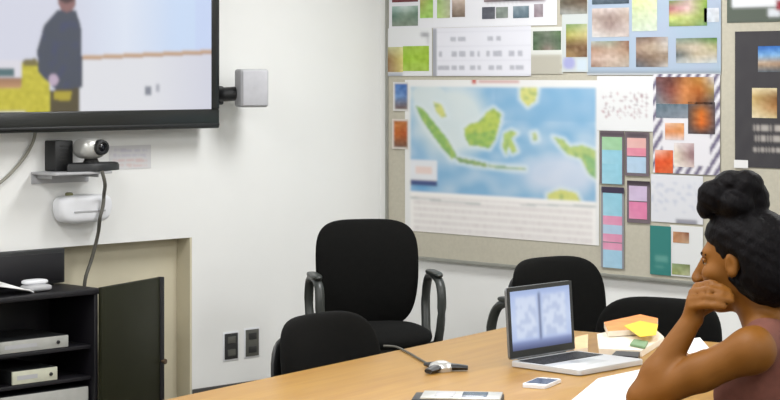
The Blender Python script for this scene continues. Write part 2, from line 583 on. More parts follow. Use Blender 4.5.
# top-left picture sheet
def top_sheet(u, v):
    c = (233, 233, 237)
    if v < 3.2 and 485 < u < 546: c = (150, 140, 146) if int(u * 0.7) % 3 else (214, 214, 216)
    if v < -20: c = (215, 220, 222)
    return c
bulk('picture_sheet', 'wide white sheet with many small pictures at the top left of the board', 'poster', (389, -45, 557, 27), top_sheet, 1, [
    ((392, -22, 418, 2), [[(150, 120, 110), (160, 130, 120)], [(120, 60, 66), (110, 56, 62)]]),
    ((392, 6, 418, 26), [[(168, 194, 186), (206, 220, 216), (150, 176, 160)], [(92, 122, 108), (130, 150, 132), (96, 120, 100)], [(150, 158, 146), (128, 140, 124), (140, 150, 140)]]),
    ((420, -22, 433, 18), [[(150, 196, 90), (176, 206, 110)], [(176, 160, 100), (150, 200, 90)], [(160, 205, 100), (170, 205, 110)]]),
    ((437, -22, 450, 18), [[(170, 200, 120), (190, 205, 140)], [(160, 190, 120), (176, 180, 150)], [(176, 210, 120), (190, 190, 160)]]),
    ((452, -22, 465, 17), [[(190, 180, 150), (180, 160, 140)], [(220, 200, 190), (214, 196, 180)], [(112, 98, 84), (120, 104, 90)]]),
    ((482, 7, 495, 19), [[(94, 96, 104), (88, 90, 98)], [(80, 82, 92), (104, 106, 112)]]),
    ((496, 7, 508, 18), [[(140, 150, 140), (132, 142, 134)], [(120, 130, 122), (142, 148, 142)]]),
    ((513, 6, 529, 18), [[(150, 164, 170), (132, 150, 160)], [(84, 102, 116), (96, 112, 122)]]),
    ((534, 4, 543, 17), [[(170, 160, 166), (160, 150, 156)], [(140, 122, 130), (158, 146, 150)]]),
    ((484, -22, 546, 1), [[(160, 170, 150), (120, 130, 120), (150, 160, 170)], [(140, 120, 124), (90, 92, 96), (140, 100, 104)]]),
])
bulk('picture_sheet', 'white sheet with a bright green square and a yellow photo, left of the calendar', 'poster', (386, 28, 432, 76),
     layers((232, 233, 234), ('rect', (420, 33, 428, 37), (158, 158, 164)), ('rect', (426, 36, 428, 44), (196, 196, 200)), ('rect', (387, 73, 402, 78), (176, 180, 190))), 2, [
    ((387, 47, 403, 72), [[(190, 190, 150), (220, 220, 160)], [(140, 104, 70), (226, 216, 130)], [(150, 116, 92), (220, 206, 130)]]),
    ((403, 46, 429, 71), [[(166, 196, 82), (160, 192, 64)], [(158, 198, 58), (164, 196, 66)], [(174, 200, 90), (170, 200, 84)]])])
def cal(u, v):
    c = (231, 231, 238)
    if u < 437 and v > 28: return (168, 170, 178)
    for row, (v0, v1, spans) in enumerate(((36, 40.5, ((450, 456), (458, 465), (488, 493), (496, 501))), (51, 57, ((439, 442), (452, 457), (459, 466), (470, 474), (477, 480), (486, 490), (493, 502), (509, 514), (518, 522))),
                                          (65, 70, ((438, 449), (452, 457), (459, 464), (470, 475), (477, 481), (489, 494), (496, 502), (510, 514), (516, 523))))):
        if v0 < v < v1:
            for a, e in spans:
                if a < u < e:
                    return mixc((168, 170, 180), (206, 206, 214), 0.5 + mnoise.noise(Vector((u * 0.8, v, 3))) * 0.6)
    if v > 31 and (v - 31) % 14.4 < 1: return (221, 221, 229)
    return c
bulk('wall_calendar', 'white calendar sheet with rows of grey print, directly above the map', 'calendar', (433, 27, 531, 76), cal, 3, res=1.1)
bulk('picture_sheet', 'pale sheet with one dark green photo, right of the calendar', 'poster', (530, 27, 563, 74),
     layers((226, 228, 222), ('rect', (529, 55, 563, 75), (190, 186, 172))), 2, [
    ((533, 31, 561, 50), [[(96, 112, 88), (120, 128, 112), (96, 122, 84)], [(72, 96, 70), (104, 112, 98), (84, 104, 80)], [(80, 110, 76), (150, 130, 122), (100, 122, 96)]])])
bulk('picture_sheet', 'narrow sheet of stacked nature photos between the calendar and the blue poster', 'poster', (562, -45, 588, 72),
     layers((206, 212, 210), ('ell', (569, 63, 6, 6), (170, 172, 216)), ('rect', (576, 58, 588, 72), (206, 220, 230))), 3, [
    ((560, -22, 587, 14), [[(150, 140, 120), (110, 120, 90)], [(168, 176, 160), (88, 76, 62)], [(92, 84, 70), (104, 86, 70)], [(170, 172, 168), (150, 150, 140)]]),
    ((566, 24, 587, 57), [[(120, 150, 90), (180, 190, 150)], [(176, 170, 90), (208, 196, 140)], [(110, 84, 58), (128, 98, 70)], [(186, 160, 110), (110, 84, 66)]])])
BLU = (168, 190, 206)
def blue_paint(u, v):
    c = mixc(BLU, (176, 186, 208), 0.5 + 0.5 * mnoise.noise(Vector((u * 0.05, v * 0.05, 9))))
    if v > 71: c = (120, 134, 146)
    if v > 74: c = (220, 222, 222)
    return c
bulk('photo_poster', 'pale blue poster with rows of landscape photos at the top of the board', 'poster', (587, -45, 721, 75), blue_paint, 2, [
    ((592, -22, 629, 4), [[(150, 160, 170), (110, 120, 130)], [(80, 94, 104), (70, 84, 96)]]),
    ((592, 8, 629, 37), [[(206, 190, 182), (214, 200, 194), (200, 186, 176)], [(180, 164, 154), (150, 130, 122), (190, 172, 160)], [(206, 192, 184), (160, 140, 134), (200, 186, 180)], [(216, 216, 214), (206, 196, 188), (204, 192, 186)]]),
    ((632, -20, 657, 31), [[(196, 210, 110), (210, 220, 150)], [(222, 228, 160), (226, 230, 180)], [(196, 208, 170), (214, 224, 190)], [(200, 214, 190), (206, 216, 200)]]),
    ((591, 41, 629, 67), [[(170, 176, 168), (150, 160, 140), (150, 110, 90)], [(170, 134, 112), (186, 160, 140), (160, 128, 104)], [(196, 170, 156), (206, 184, 170), (180, 160, 140)], [(150, 120, 104), (190, 172, 156), (170, 160, 150)]]),
    ((636, 37, 668, 67), [[(110, 96, 90), (130, 106, 92), (190, 186, 186)], [(176, 150, 130), (190, 172, 150), (196, 186, 176)], [(120, 100, 90), (138, 116, 98), (150, 130, 110)], [(90, 100, 112), (120, 108, 100), (200, 196, 190)]]),
    ((669, 0, 707, 26), [[(120, 150, 90), (190, 170, 160), (150, 180, 80)], [(176, 100, 110), (226, 190, 190), (120, 160, 60)], [(206, 214, 120), (190, 200, 130), (130, 150, 70)], [(120, 150, 90), (150, 160, 90), (110, 150, 100)]]),
    ((704, 8, 719, 22), [[(206, 212, 222), (214, 216, 220)], [(196, 206, 216), (206, 210, 214)]]),
    ((676, 38, 717, 63), [[(120, 140, 130), (110, 130, 100), (70, 120, 50)], [(170, 160, 140), (206, 190, 170), (170, 170, 120)], [(84, 92, 96), (190, 176, 150), (190, 180, 160)], [(190, 196, 196), (206, 204, 196), (190, 200, 204)]]),
], res=2.5)
bulk('poster', 'dark green poster edge with white strip at the top right of the board', 'poster', (727, -45, 800, 22),
     layers((92, 100, 90), ('rect', (732, -6, 800, 6), (234, 236, 240)), ('rect', (768, 8, 780, 16), (220, 224, 230)), ('rect', (776, 0, 790, 10), (150, 50, 60))), 1)
# small photos left of the map
bulk('small_photo', 'small photo of blue sky over brown ground, left of the map', 'photo', (393, 82, 408, 111),
     layers((226, 224, 220), ('rect', (395, 84, 407, 109), matrix_paint([[(70, 112, 180), (60, 104, 172)], [(120, 160, 210), (100, 130, 180)], [(110, 84, 80), (120, 96, 86)]], (395, 84, 407, 109)))), 3, res=1.2)
bulk('small_photo', 'small orange-brown photo below the blue one, left of the map', 'photo', (392, 119, 408, 149),
     layers((224, 216, 206), ('rect', (394, 121, 407, 147), matrix_paint([[(190, 120, 60), (176, 110, 60)], [(200, 110, 44), (176, 84, 40)], [(110, 80, 70), (120, 92, 74)]], (394, 121, 407, 147)))), 3, res=1.2)
# sheets right of the map
def bfly(u, v):
    c = (232, 233, 233)
    n = mnoise.noise(Vector((u * 0.42, v * 0.5, 4)))
    if 92 < v < 118 and 601 < u < 648 and n > 0.26:
        c = mixc((150, 150, 156), (206, 150, 156), 0.5 + 0.5 * mnoise.noise(Vector((u * 0.2, v * 0.3, 14))))
    return c
bulk('picture_sheet', 'white sheet sprinkled with faint tiny sketches, upper right of the map', 'poster', (597, 76, 653, 131), bfly, 2, res=1.3)
def stripe(u, v):
    edge = min(u - 653, 719 - u, v - 74, 174 - v)
    c = (232, 230, 234)
    if edge < 9 and ((u + v * 0.6) % 9.5) < 4.6:
        c = (112, 104, 130)
    return c
bulk('picture_sheet', 'white sheet with a striped dark border and orange figures', 'poster', (653, 74, 720, 174), layers(stripe,
     ('ell', (672, 163, 1, 1), (220, 90, 50))), 3, [
    ((656, 77, 714, 104), [[(120, 80, 78), (96, 60, 54), (170, 110, 60), (180, 130, 60), (206, 200, 206)], [(110, 100, 110), (130, 70, 60), (214, 140, 84), (176, 96, 36), (160, 140, 90)], [(130, 140, 146), (140, 110, 104), (196, 130, 80), (120, 70, 40), (90, 84, 92)]]),
    ((656, 104, 688, 118), [[(96, 116, 128), (110, 124, 134)], [(116, 128, 140), (150, 156, 166)]]),
    ((688, 102, 715, 134), [[(82, 76, 82), (96, 76, 66), (80, 76, 84)], [(84, 70, 66), (222, 120, 40), (84, 74, 80)], [(90, 76, 72), (226, 110, 34), (92, 76, 76)], [(76, 70, 76), (90, 70, 66), (74, 70, 78)]]),
    ((665, 123, 684, 140), [[(236, 200, 180), (226, 170, 120)], [(210, 130, 80), (226, 150, 90)], [(230, 214, 210), (222, 200, 196)]]),
    ((655, 150, 673, 173), [[(240, 210, 200), (216, 110, 70)], [(222, 84, 44), (226, 90, 40)], [(226, 96, 56), (214, 110, 70)]]),
    ((674, 143, 694, 167), [[(232, 226, 226), (200, 176, 176)], [(226, 214, 190), (140, 104, 110)], [(236, 230, 220), (216, 196, 190)]]),
], res=1.3)
# hanging card holders
def holder(label, rect, edge, cards, layer=4):
    o = sheet('card_holder', rect, layers(edge, ('rect', (rect[0], rect[1], rect[2], rect[1] + 4), (62, 52, 60))), layer, None, 3)
    tag(o, label, 'card holder', 'card holders right of the map')
    for (r, col) in cards:
        sheet('card', r, matrix_paint([[col, col], [mixc(col, (255, 255, 255), 0.15), col]], r, 5, r[0]), layer + 1, o, 2.5)
CY1, PK, LB, LIL, GRN = (150, 204, 222), (226, 152, 182), (178, 204, 226), (206, 186, 214), (160, 204, 160)
DK = (118, 106, 112)
holder('dark-edged card holder with green and cyan cards, upper left of the four', (600, 131, 624, 184), DK, [((602, 137, 622, 150), GRN), ((602, 150, 622, 164), CY1), ((602, 164, 622, 184), CY1)])
holder('dark-edged card holder with pink and pale blue cards, beside the striped sheet', (625, 132, 649, 176), DK, [((627, 138, 646, 148), (226, 176, 170)), ((627, 148, 646, 156), (226, 140, 160)), ((627, 157, 646, 173), LB)])
holder('long card holder with blue and pink cards reaching the board bottom', (601, 187, 624, 268), (150, 150, 156), [((603, 193, 622, 216), CY1), ((603, 216, 622, 225), PK), ((603, 225, 622, 234), LB), ((603, 234, 622, 242), PK), ((603, 243, 622, 250), PK), ((603, 250, 622, 268), (166, 206, 228))])
holder('short dark-edged card holder with lilac and pink cards', (627, 181, 650, 223), DK, [((629, 186, 647, 201), LIL), ((629, 202, 647, 219), (224, 132, 170))])
bx = sheet('holder_header', (602, 187, 624, 193), layers((66, 58, 78)), 6, bpy.data.objects['card_holder.002'])
def sketch(u, v):
    c = (224, 225, 230)
    n = mnoise.noise(Vector((u * 0.22, v * 0.25, 8)))
    if n > 0.2 and 182 < v < 212: c = (204, 208, 220)
    if v > 219 and 676 < u < 697: c = (150, 150, 160)
    return c
bulk('picture_sheet', 'white sheet with a faint sketch below the striped sheet', 'poster', (651, 175, 703, 223), sketch, 2, res=1.6)
bulk('teal_leaflet', 'narrow teal leaflet near the bottom of the board', 'leaflet', (650, 226, 671, 275), layers((58, 130, 124), ('rect', (656, 255, 668, 262), (100, 160, 150)), ('rect', (655, 265, 664, 268), (96, 156, 146))), 4)
bulk('picture_sheet', 'white sheet with two small food photos beside the teal leaflet', 'poster', (670, 226, 703, 277), layers((230, 231, 230)), 3, [
    ((673, 232, 689, 243), [[(196, 150, 110), (130, 80, 60)], [(190, 130, 90), (206, 180, 150)]]),
    ((672, 264, 690, 275), [[(150, 170, 130), (120, 130, 80)], [(150, 160, 90), (190, 190, 160)]])])
def dpost(u, v):
    c = mixc((72, 70, 72), (62, 60, 64), 0.5 + 0.5 * mnoise.noise(Vector((u * 0.1, v * 0.06, 2))))
    for (v0, v1) in ((125, 131), (136, 142), (147, 152)):
        if v0 < v < v1 and 754 < u < 786 and mnoise.noise(Vector((u * 0.6, v0, 3))) > -0.1:
            c = (178, 172, 166)
    return c
bulk('dark_poster', 'dark slate poster with a sky photo and pale text lines', 'poster', (735, 31, 800, 168), dpost, 2, [
    ((758, 46, 790, 72), [[(40, 90, 170), (60, 120, 200)], [(120, 170, 220), (130, 180, 226)], [(190, 160, 130), (176, 140, 110)], [(90, 100, 110), (84, 92, 100)]]),
    ((752, 88, 777, 118), [[(226, 214, 176), (216, 200, 160)], [(200, 170, 110), (130, 90, 50)], [(216, 196, 150), (170, 120, 70)], [(226, 214, 180), (206, 186, 140)]])], res=1.5)
bulk('paper_label', 'small blank white label under the dark poster', 'label', (734, 160, 748, 168), layers((236, 236, 234)), 5)

# ------------------------------------------------------------------ television and the things on the left wall
TVX = 0.13
ty1, tz0 = on_tv(218.5, 128, TVX)
ty0 = ty1 - 1.47
tz1 = tz0 + 0.88
tv = thing('television', 'large black flat television with a lit picture, mounted on the left wall', 'television', (0, (ty0 + ty1) / 2, tz0))
hw = (ty1 - ty0) / 2
H = tz1 - tz0
sy1 = on_tv(211, 100, TVX)[0] - (ty0 + ty1) / 2
sz0 = on_tv(150, 110, TVX)[1] - tz0
sy0 = -sy1
b = NB()
box(b, (TVX - 0.05, -hw, 0), (TVX + 0.008, hw, sz0), 0.006)
box(b, (TVX - 0.05, -hw, H - 0.035), (TVX + 0.008, hw, H), 0.006)
box(b, (TVX - 0.05, -hw, sz0), (TVX + 0.008, sy0, H - 0.035), 0.004)
box(b, (TVX - 0.05, sy1, sz0), (TVX + 0.008, hw, H - 0.035), 0.004)
obj('bezel', b, M_TVBLK, tv)
b = NB(); box(b, (TVX - 0.075, -hw + 0.01, 0.01), (TVX - 0.049, hw - 0.01, H - 0.01), 0.02); obj('back_shell', b, M_TVBLK, tv)
b = NB(); box(b, (TVX + 0.006, -hw + 0.004, 0.012), (TVX + 0.014, hw - 0.004, 0.024), 0.003); obj('speaker_strip', b, M_BLACKPL, tv)
b = NB(); box(b, (0.0, -0.25, 0.2), (TVX - 0.07, 0.25, 0.65), 0.005); obj('wall_mount', b, M_DARKMET, tv)
SKY1, SKY2 = (226, 226, 240), (204, 222, 248)
def tv_paint(u, v):
    rail = 57.7 + (u - 82) * (-5.9 / 128.0)
    t = max(0, min(1, (u - 70) / 110))
    c = mixc((214, 216, 230), SKY2, t)
    c = mixc(c, (232, 238, 248), max(0, 1 - abs(u - 125) / 45) * 0.6)
    if u > 195: c = mixc(c, (200, 214, 246), 0.7)
    if v > rail + 1.5 and u > 60: c = mixc((226, 227, 232), (206, 208, 224), max(0, (u - 150) / 90))
    if u < 42 and v > 60: c = (222, 220, 228)
    if abs(v - rail) < 2.2 and u > 78: c = (182, 140, 104) if v > rail else (206, 176, 146)
    if 145 < u < 151 and 86 < v < 95: c = (130, 134, 146)
    if 156 < u < 160 and 84 < v < 92: c = (170, 172, 182)
    if u < 14 and 68 < v < 77: c = (76, 108, 112)
    if u < 22 and 78 < v < 88: c = mixc((150, 110, 80), (196, 150, 110), (v - 78) / 10)
    if in_poly(u, v, [(-60, 88), (21, 88), (22, 62), (36, 60), (44, 72), (50, 84), (50, 112), (-60, 112)]): c = mixc((186, 176, 40), (206, 196, 60), 0.5 + mnoise.noise(Vector((u * 0.2, v * 0.2, 1))))
    if in_poly(u, v, [(22, 60), (36, 58), (38, 66), (24, 66)]): c = (120, 110, 60)
    body = [(57, 10), (76, 10), (81, 26), (83, 86), (74, 92), (58, 92), (50, 84), (38, 72), (37, 50), (44, 25)]
    if in_poly(u, v, body):
        c = mixc((66, 72, 86), (60, 66, 108), max(0, mnoise.noise(Vector((u * 0.12, v * 0.1, 6)))))
    if in_poly(u, v, [(50, 90), (80, 88), (80, 112), (50, 112)]): c = (80, 70, 40)
    if in_poly(u, v, [(54, 91), (72, 91), (70, 100), (54, 100)]): c = (176, 160, 40)
    if ((u - 53.5) / 5) ** 2 + ((v - 80) / 6) ** 2 < 1: c = (190, 170, 190)
    if ((u - 67) / 9) ** 2 + ((v - 1) / 11) ** 2 < 1: c = (140, 100, 98)
    if ((u - 67) / 10) ** 2 + ((v + 6) / 9) ** 2 < 1: c = (70, 46, 48)
    return c
tvo = Vector((0, (ty0 + ty1) / 2, tz0))
inked('screen', ((TVX + 0.003, sy0, H - 0.03), (TVX + 0.003, sy1, H - 0.03), (TVX + 0.003, sy1, sz0), (TVX + 0.003, sy0, sz0)), 260, 150, tv_paint, M_TVPIC, tv, lambda p: proj(Vector(p) + tvo), None, 4)

# wall speaker
spy0, spz1 = on_tv(240, 69, 0.2); spy1, spz0 = on_tv(268, 107, 0.2)
sp = thing('wall_speaker', 'small light grey loudspeaker on a black wall bracket beside the television', 'speaker', (0, (spy0 + spy1) / 2, (spz0 + spz1) / 2))
hh = (spz1 - spz0) / 2
hy = (spy1 - spy0) / 2
rot = Matrix.Rotation(math.radians(-22), 3, 'Z')
b = NB(); box(b, (0.13, -hy * .8, -hh), (0.235, hy * .8, hh), 0.014, 3, rot, (0.18, 0, 0)); obj('cabinet', b, M_GREYPL, sp)
b = NB(); box(b, (0.234, -hy * .7, -hh * .9), (0.24, hy * .7, hh * .9), 0.003, 2, rot, (0.18, 0, 0)); obj('grille', b, mat('speaker_cloth', (186, 186, 190), 0.9, bump=0.4, bscale=900), sp)
b = NB(); box(b, (0.0, -0.14, -0.08), (0.05, -0.06, 0.01), 0.008); tube(b, [(0.02, -0.1, -0.03), (0.09, -0.09, -0.03), (0.13, -0.03, -0.025)], 0.034, 12, smooth_n=4); obj('bracket', b, M_BLACKPL, sp)

# little shelf with the conference camera
shy0, shz = on_tv(44, 172.5, 0.1); shy1, _ = on_tv(101, 176, 0.1)
sh = thing('camera_shelf', 'narrow grey wall shelf under the television holding the camera', 'shelf', (0, (shy0 + shy1) / 2, shz))
w2 = (shy1 - shy0) / 2
b = NB(); box(b, (0, -w2, -0.012), (0.185, w2, 0.0), 0.003); obj('shelf_board', b, M_GREYPL, sh)
b = NB(); box(b, (0, -w2, -0.055), (0.008, w2, -0.012), 0.002); obj('back_plate', b, M_GREYPL, sh)
for s in (-1, 1):
    b = NB(); prism(b, [(0.006, s * w2 * .8 - .003), (0.006, s * w2 * .8 + .003), (0.12, s * w2 * .8 + .003), (0.12, s * w2 * .8 - .003)], -0.03, -0.0125); obj('bracket', b, M_GREYPL, sh)

cyc, czc = on_tv(91, 176, 0.135)
cc = thing('conference_camera', 'silver conference camera with black lens on a wide black base', 'camera', (0.135, cyc, shz + 0.0005), 0.0)
b = NB()
pts = [(-.035, -.115), (.0, -.135), (.035, -.08), (.055, -.03), (.06, .0), (.055, .05), (.025, .13), (.0, .165), (-.03, .14), (-.045, .05), (-.045, -.05)]
prism(b, pts, 0.0, 0.042, 0.016)
obj('base', b, M_BLACKPL, cc)
cc.scale = (0.95, 0.95, 0.9)
b = NB(); lathe(b, [(0.04, 0.041), (0.035, 0.05), (0.03, 0.062)], n=20); obj('neck', b, M_DARKMET, cc)
b = NB(); superquad(b, (0, -0.01, 0.112), (0.062, 0.068, 0.052), 2, 3.5, 3, 8); obj('head', b, M_SILVER, cc)
b = NB(); lathe(b, [(0.038, 0.04), (0.04, 0.06), (0.036, 0.078), (0.026, 0.08), (0.022, 0.07)], (0.0, 0.012, 0.118), 24, 'x'); ln = obj('lens', b, M_BLACKPL, cc)
b = NB(); lathe(b, [(0.021, 0.069), (0.012, 0.074), (0.002, 0.076)], (0.0, 0.012, 0.118), 20, 'x'); obj('lens_glass', b, mat('lens_glass', (12, 14, 22), 0.08), ln)
y0b, z1b = on_tv(54, 141, 0.07); y1b, _ = on_tv(72, 141, 0.07)
bx_ = thing('black_box_device', 'slim upright black device standing left of the conference camera', 'device', (0.04, (y0b + y1b) / 2, shz + 0.0005))
hb = z1b - shz
b = NB(); box(b, (-0.05, -(y1b - y0b) / 2, 0), (0.04, (y1b - y0b) / 2, hb), 0.006); obj('case', b, M_BLACKPL, bx_)
b = NB()
for k in range(6):
    box(b, (0.0395, -0.024, 0.03 + k * 0.016), (0.042, 0.024, 0.036 + k * 0.016))
obj('vent', b, M_DARKMET, bx_)

# white rounded box below
y0c, z1c = on_tv(57, 196, 0.06); y1c, z0c = on_tv(110, 221, 0.06)
wb = thing('wall_box', 'white rounded plastic box on the wall below the camera shelf', 'wall box', (0, (y0c + y1c) / 2, (z0c + z1c) / 2))
b = NB()
superquad(b, (0.05, 0, 0), (0.05, (y1c - y0c) / 2, (z1c - z0c) / 2), 0, 4.5, 4, 10, lambda q: (q[0], q[1] * (1 - 0.12 * max(0, -q[2])), q[2]))
obj('cover', b, M_WHITEPL, wb)
b = NB(); box(b, (0.096, -0.08, -0.014), (0.104, 0.09, -0.006), 0.002); obj('seam_strip', b, M_GREYPL, wb)
b = NB(); lathe(b, [(0.018, 0.0), (0.018, 0.012), (0.012, 0.016)], (0.045, -0.07, (z1c - z0c) / 2 - 0.004), 16); obj('knob', b, mat('olive_plastic', (132, 132, 96), 0.6), wb)

# note on the wall
y0n, z1n = on_tv(109, 146, 0.002); y1n, z0n = on_tv(151, 168, 0.002)
def note_paint(u, v):
    c = (226, 225, 226)
    for k, vv in enumerate((149, 154, 159, 164)):
        if vv < v < vv + 2.6 and 113 < u < 147 and mnoise.noise(Vector((u * 0.5, vv, 2))) > -0.15:
            c = ((208, 205, 216), (212, 209, 218), (224, 204, 202), (224, 206, 203))[k]
    return c
nt_ = inked('paper_notice', ((0.002, y0n, z1n), (0.002, y1n, z1n), (0.002, y1n, z0n), (0.002, y0n, z0n)), 36, 20, note_paint, M_PRINT, None, proj)
tag(nt_, 'small white notice with faint coloured lines on the wall under the television', 'notice')

# cables
def tvp(u, v, off):
    y, z = on_tv(u, v, off)
    return (off, y, z)
b = NB(); tube(b, [tvp(36, 128, 0.03), tvp(33, 142, 0.02), tvp(24, 158, 0.014), tvp(10, 174, 0.012), tvp(-12, 196, 0.012), tvp(-30, 240, 0.012)], 0.0075, 8, smooth_n=6)
tag(obj('cable', b, M_CORDL, auto=False), 'grey cable running down left from under the television', 'cable')
b = NB(); tube(b, [tvp(102, 171, 0.205), tvp(105, 184, 0.20), tvp(104, 194, 0.125), tvp(103, 206, 0.118), tvp(100, 218, 0.118), tvp(98, 234, 0.06), tvp(92, 258, 0.02), tvp(86, 276, 0.012), tvp(84, 290, 0.0)], 0.0085, 8, smooth_n=6)
tag(obj('cable', b, M_CORD, auto=False), 'dark cable hanging from the camera past the white box to the recess', 'cable')

# outlets
for (u0, v0, u1, v1, lab, m_) in ((224, 334, 237, 358, 'dark grey wall outlet plate, the one closer to the recess', M_OUTLETD), (245, 330, 258, 355, 'dark grey wall outlet plate, the one closer to the chairs', M_OUTLET)):
    ya, za = on_tv(u0, v0); yb, zb = on_tv(u1, v1)
    o = thing('wall_outlet', lab, 'wall outlet', (0, (ya + yb) / 2, (za + zb) / 2), 0, 'wall outlets above the table edge')
    hy_, hz_ = (yb - ya) / 2, (za - zb) / 2
    b = NB(); box(b, (0, -hy_ - .008, -hz_ - .008), (0.004, hy_ + .008, hz_ + .008), 0.002); obj('wall_plate', b, M_WHITEPL, o)
    b = NB(); box(b, (0.003, -hy_, -hz_), (0.008, hy_, hz_), 0.002); f = obj('faceplate', b, m_, o)
    for s in (-1, 1):
        b = NB(); box(b, (0.007, -hy_ * .6, s * hz_ * .5 - .016), (0.0105, hy_ * .6, s * hz_ * .5 + .016), 0.003)
        so = obj('socket', b, M_OUTLETD if m_ is M_OUTLET else M_OUTLET, o)

# ------------------------------------------------------------------ equipment cabinet in the recess
KX, KD, KZ = 0.257, 0.35, 0.66
KY1 = -2.005
KY0 = KY1 - 0.53
kb = thing('equipment_cabinet', 'black equipment cabinet with its door swung open, standing in the wall recess', 'cabinet', (KX, KY1, 0))
wk = KY1 - KY0
T = 0.02
b = NB()
box(b, (-KD, -wk, 0.04), (0, -wk + T, KZ - 0.025), 0.002)
box(b, (-KD, -T, 0.04), (0, 0, KZ - 0.025), 0.002)
box(b, (-KD, -wk + T, 0.04), (-KD + 0.01, -T, KZ - 0.025))
box(b, (-KD, -wk + T, 0.04), (0, -T, 0.06), 0.002)
obj('carcass', b, M_RACK, kb)
b = NB(); box(b, (-KD, -wk - 0.01, KZ - 0.025), (0.012, 0.01, KZ), 0.005); obj('top', b, M_RACK, kb)
b = NB(); box(b, (-KD + 0.03, -wk + 0.01, 0), (-0.03, -0.01, 0.04)); obj('plinth', b, M_RACK, kb)
SHZ = [on_tv(36, vv, KX)[1] for vv in (352, 384)]
for z in SHZ:
    b = NB(); box(b, (-KD + 0.011, -wk + T, z - 0.016), (-0.02, -T, z), 0.002); obj('shelf', b, M_RACK, kb)
# door: hinged on the right front edge, swung round past half a turn
dr = bpy.data.objects.new('door_panel', None)
da = math.atan2(0.079 - KX, -1.519 + 2.005)          # (x, y) of the free edge from the hinge
b = NB()
box(b, (0, -0.008, 0.045), (0.022, 0.50, KZ + 0.004), 0.003)
door = obj('door', b, M_RACKDOOR, kb)
door.location = (0.005, 0.003, 0)
door.rotation_euler = (0, 0, -da)
b = NB(); box(b, (-0.002, 0.47, 0.045), (0.026, 0.506, KZ + 0.004), 0.003); obj('edge_strip', b, M_RACK, door)
b = NB(); lathe(b, [(0.006, 0.026), (0.006, 0.036), (0.013, 0.04), (0.012, 0.048)], (0, 0.482, 0.275), 14, 'x'); obj('knob', b, mat('brass_knob', (110, 90, 70), 0.4, metal=0.6), door)
# components inside
def component(name, label, u0, u1, v0, v1, shelf_z, m_face, h, group, depth=0.3, front=-0.03):
    ya = on_tv(u0, v0, KX)[0]; yb = on_tv(u1, v0, KX)[0]
    ya = max(ya, KY0 + T + 0.004); yb = min(yb, KY1 - T - 0.004)
    o = thing(name, label, 'audio unit', (KX + front, (ya + yb) / 2, shelf_z), 0, group)
    w = (yb - ya) / 2
    b = NB(); box(b, (-depth, -w, 0.0), (-0.004, w, h), 0.003); obj('case', b, M_BLACKPL, o)
    b = NB(); box(b, (-0.005, -w, 0.002), (0.004, w, h - 0.002), 0.002); f = obj('front_panel', b, m_face, o)
    b = NB(); lathe(b, [(0.008, 0.003), (0.008, 0.009), (0.006, 0.011)], (0, w * 0.7, h * 0.5), 12, 'x'); obj('knob', b, M_DARKMET, o)
    b = NB(); box(b, (0.0035, -w * 0.8, h * .35), (0.0048, w * 0.1, h * .65)); obj('display', b, M_GREYPL, o)
    return o
GC = 'units on the cabinet shelves'
M_FACE = mat('unit_face', (172, 172, 166), 0.5, metal=0.1)
M_FACE2 = mat('unit_face_cream', (196, 196, 176), 0.5)
component('media_player', 'flat silver-fronted audio unit on the upper cabinet shelf', 0, 72, 340, 352, SHZ[0], M_FACE, 0.055, GC)
component('tuner_box', 'small cream-fronted unit on the middle cabinet shelf', 16, 61, 368, 382, SHZ[1], M_FACE2, 0.06, GC)
component('amplifier', 'wide silver amplifier at the bottom of the cabinet', 0, 92, 392, 420, 0.0605, M_FACE, SHZ[1] - 0.016 - 0.0605 - 0.028, GC)

# things on the cabinet top
y0d = on_tv(-40, 260, 0.03)[0]; y1d = on_tv(65, 260, 0.03)[0]
dv = thing('black_electronics_box', 'large black electronics box at the back of the cabinet top', 'electronics box', (0.0, (y0d + y1d) / 2, KZ + 0.001))
w = (y1d - y0d) / 2
b = NB(); box(b, (-0.085, -w, 0.008), (0.03, w, 0.163), 0.006); obj('case', b, M_BLACKPL, dv)
b = NB(); box(b, (0.029, -w * .95, 0.02), (0.034, w * .95, 0.145), 0.002); obj('front_panel', b, M_RACK, dv)
for s in (-1, 1):
    for q in (-0.06, 0.0):
        b = NB(); lathe(b, [(0.012, 0), (0.012, 0.009)], (q, s * w * .8, 0), 12); obj('foot', b, M_BLACKPL, dv)
y0e = on_tv(-25, 285, 0.16)[0]; y1e = on_tv(26, 285, 0.16)[0]
dp = thing('document_stack', 'slanted stack of white papers on the cabinet top', 'papers', (0.16, (y0e + y1e) / 2, KZ + 0.001))
w = (y1e - y0e) / 2
b = NB()
vs = [(-0.08, -w), (0.06, -w), (0.06, w), (-0.08, w)]
for k in range(4):
    a = 0.02 * k
    lo = [b.verts.new((x + a * .3, y - a * .5, 0.004 * k + (0.085 - 0.012 * k if y < 0 else 0.001))) for x, y in vs]
    hi = [b.verts.new((p.co.x, p.co.y, p.co.z + 0.004)) for p in lo]
    b.faces.new(lo[::-1]); b.faces.new(hi)
    for i in range(4): b.faces.new((lo[i], lo[(i + 1) % 4], hi[(i + 1) % 4], hi[i]))
obj('sheets', b, M_PAPER, dp)
b = NB(); box(b, (-0.075, -w, 0), (0.05, -w + 0.06, 0.08), 0.004); obj('binder', b, M_WHITEPL, dp)
y0f = on_tv(24, 285, 0.17)[0]; y1f = on_tv(48, 285, 0.17)[0]
dq = thing('white_handset', 'small white and grey handset lying on the cabinet top', 'handset', (0.17, (y0f + y1f) / 2, KZ + 0.001))
w = (y1f - y0f) / 2
b = NB(); superquad(b, (0, 0, 0.016), (0.05, w, 0.016), 2, 4, 3, 8); obj('body', b, M_GREYPL, dq)
b = NB(); superquad(b, (-0.01, 0, 0.04), (0.03, w * .95, 0.012), 2, 4, 3, 8); obj('receiver', b, M_WHITEPL, dq)

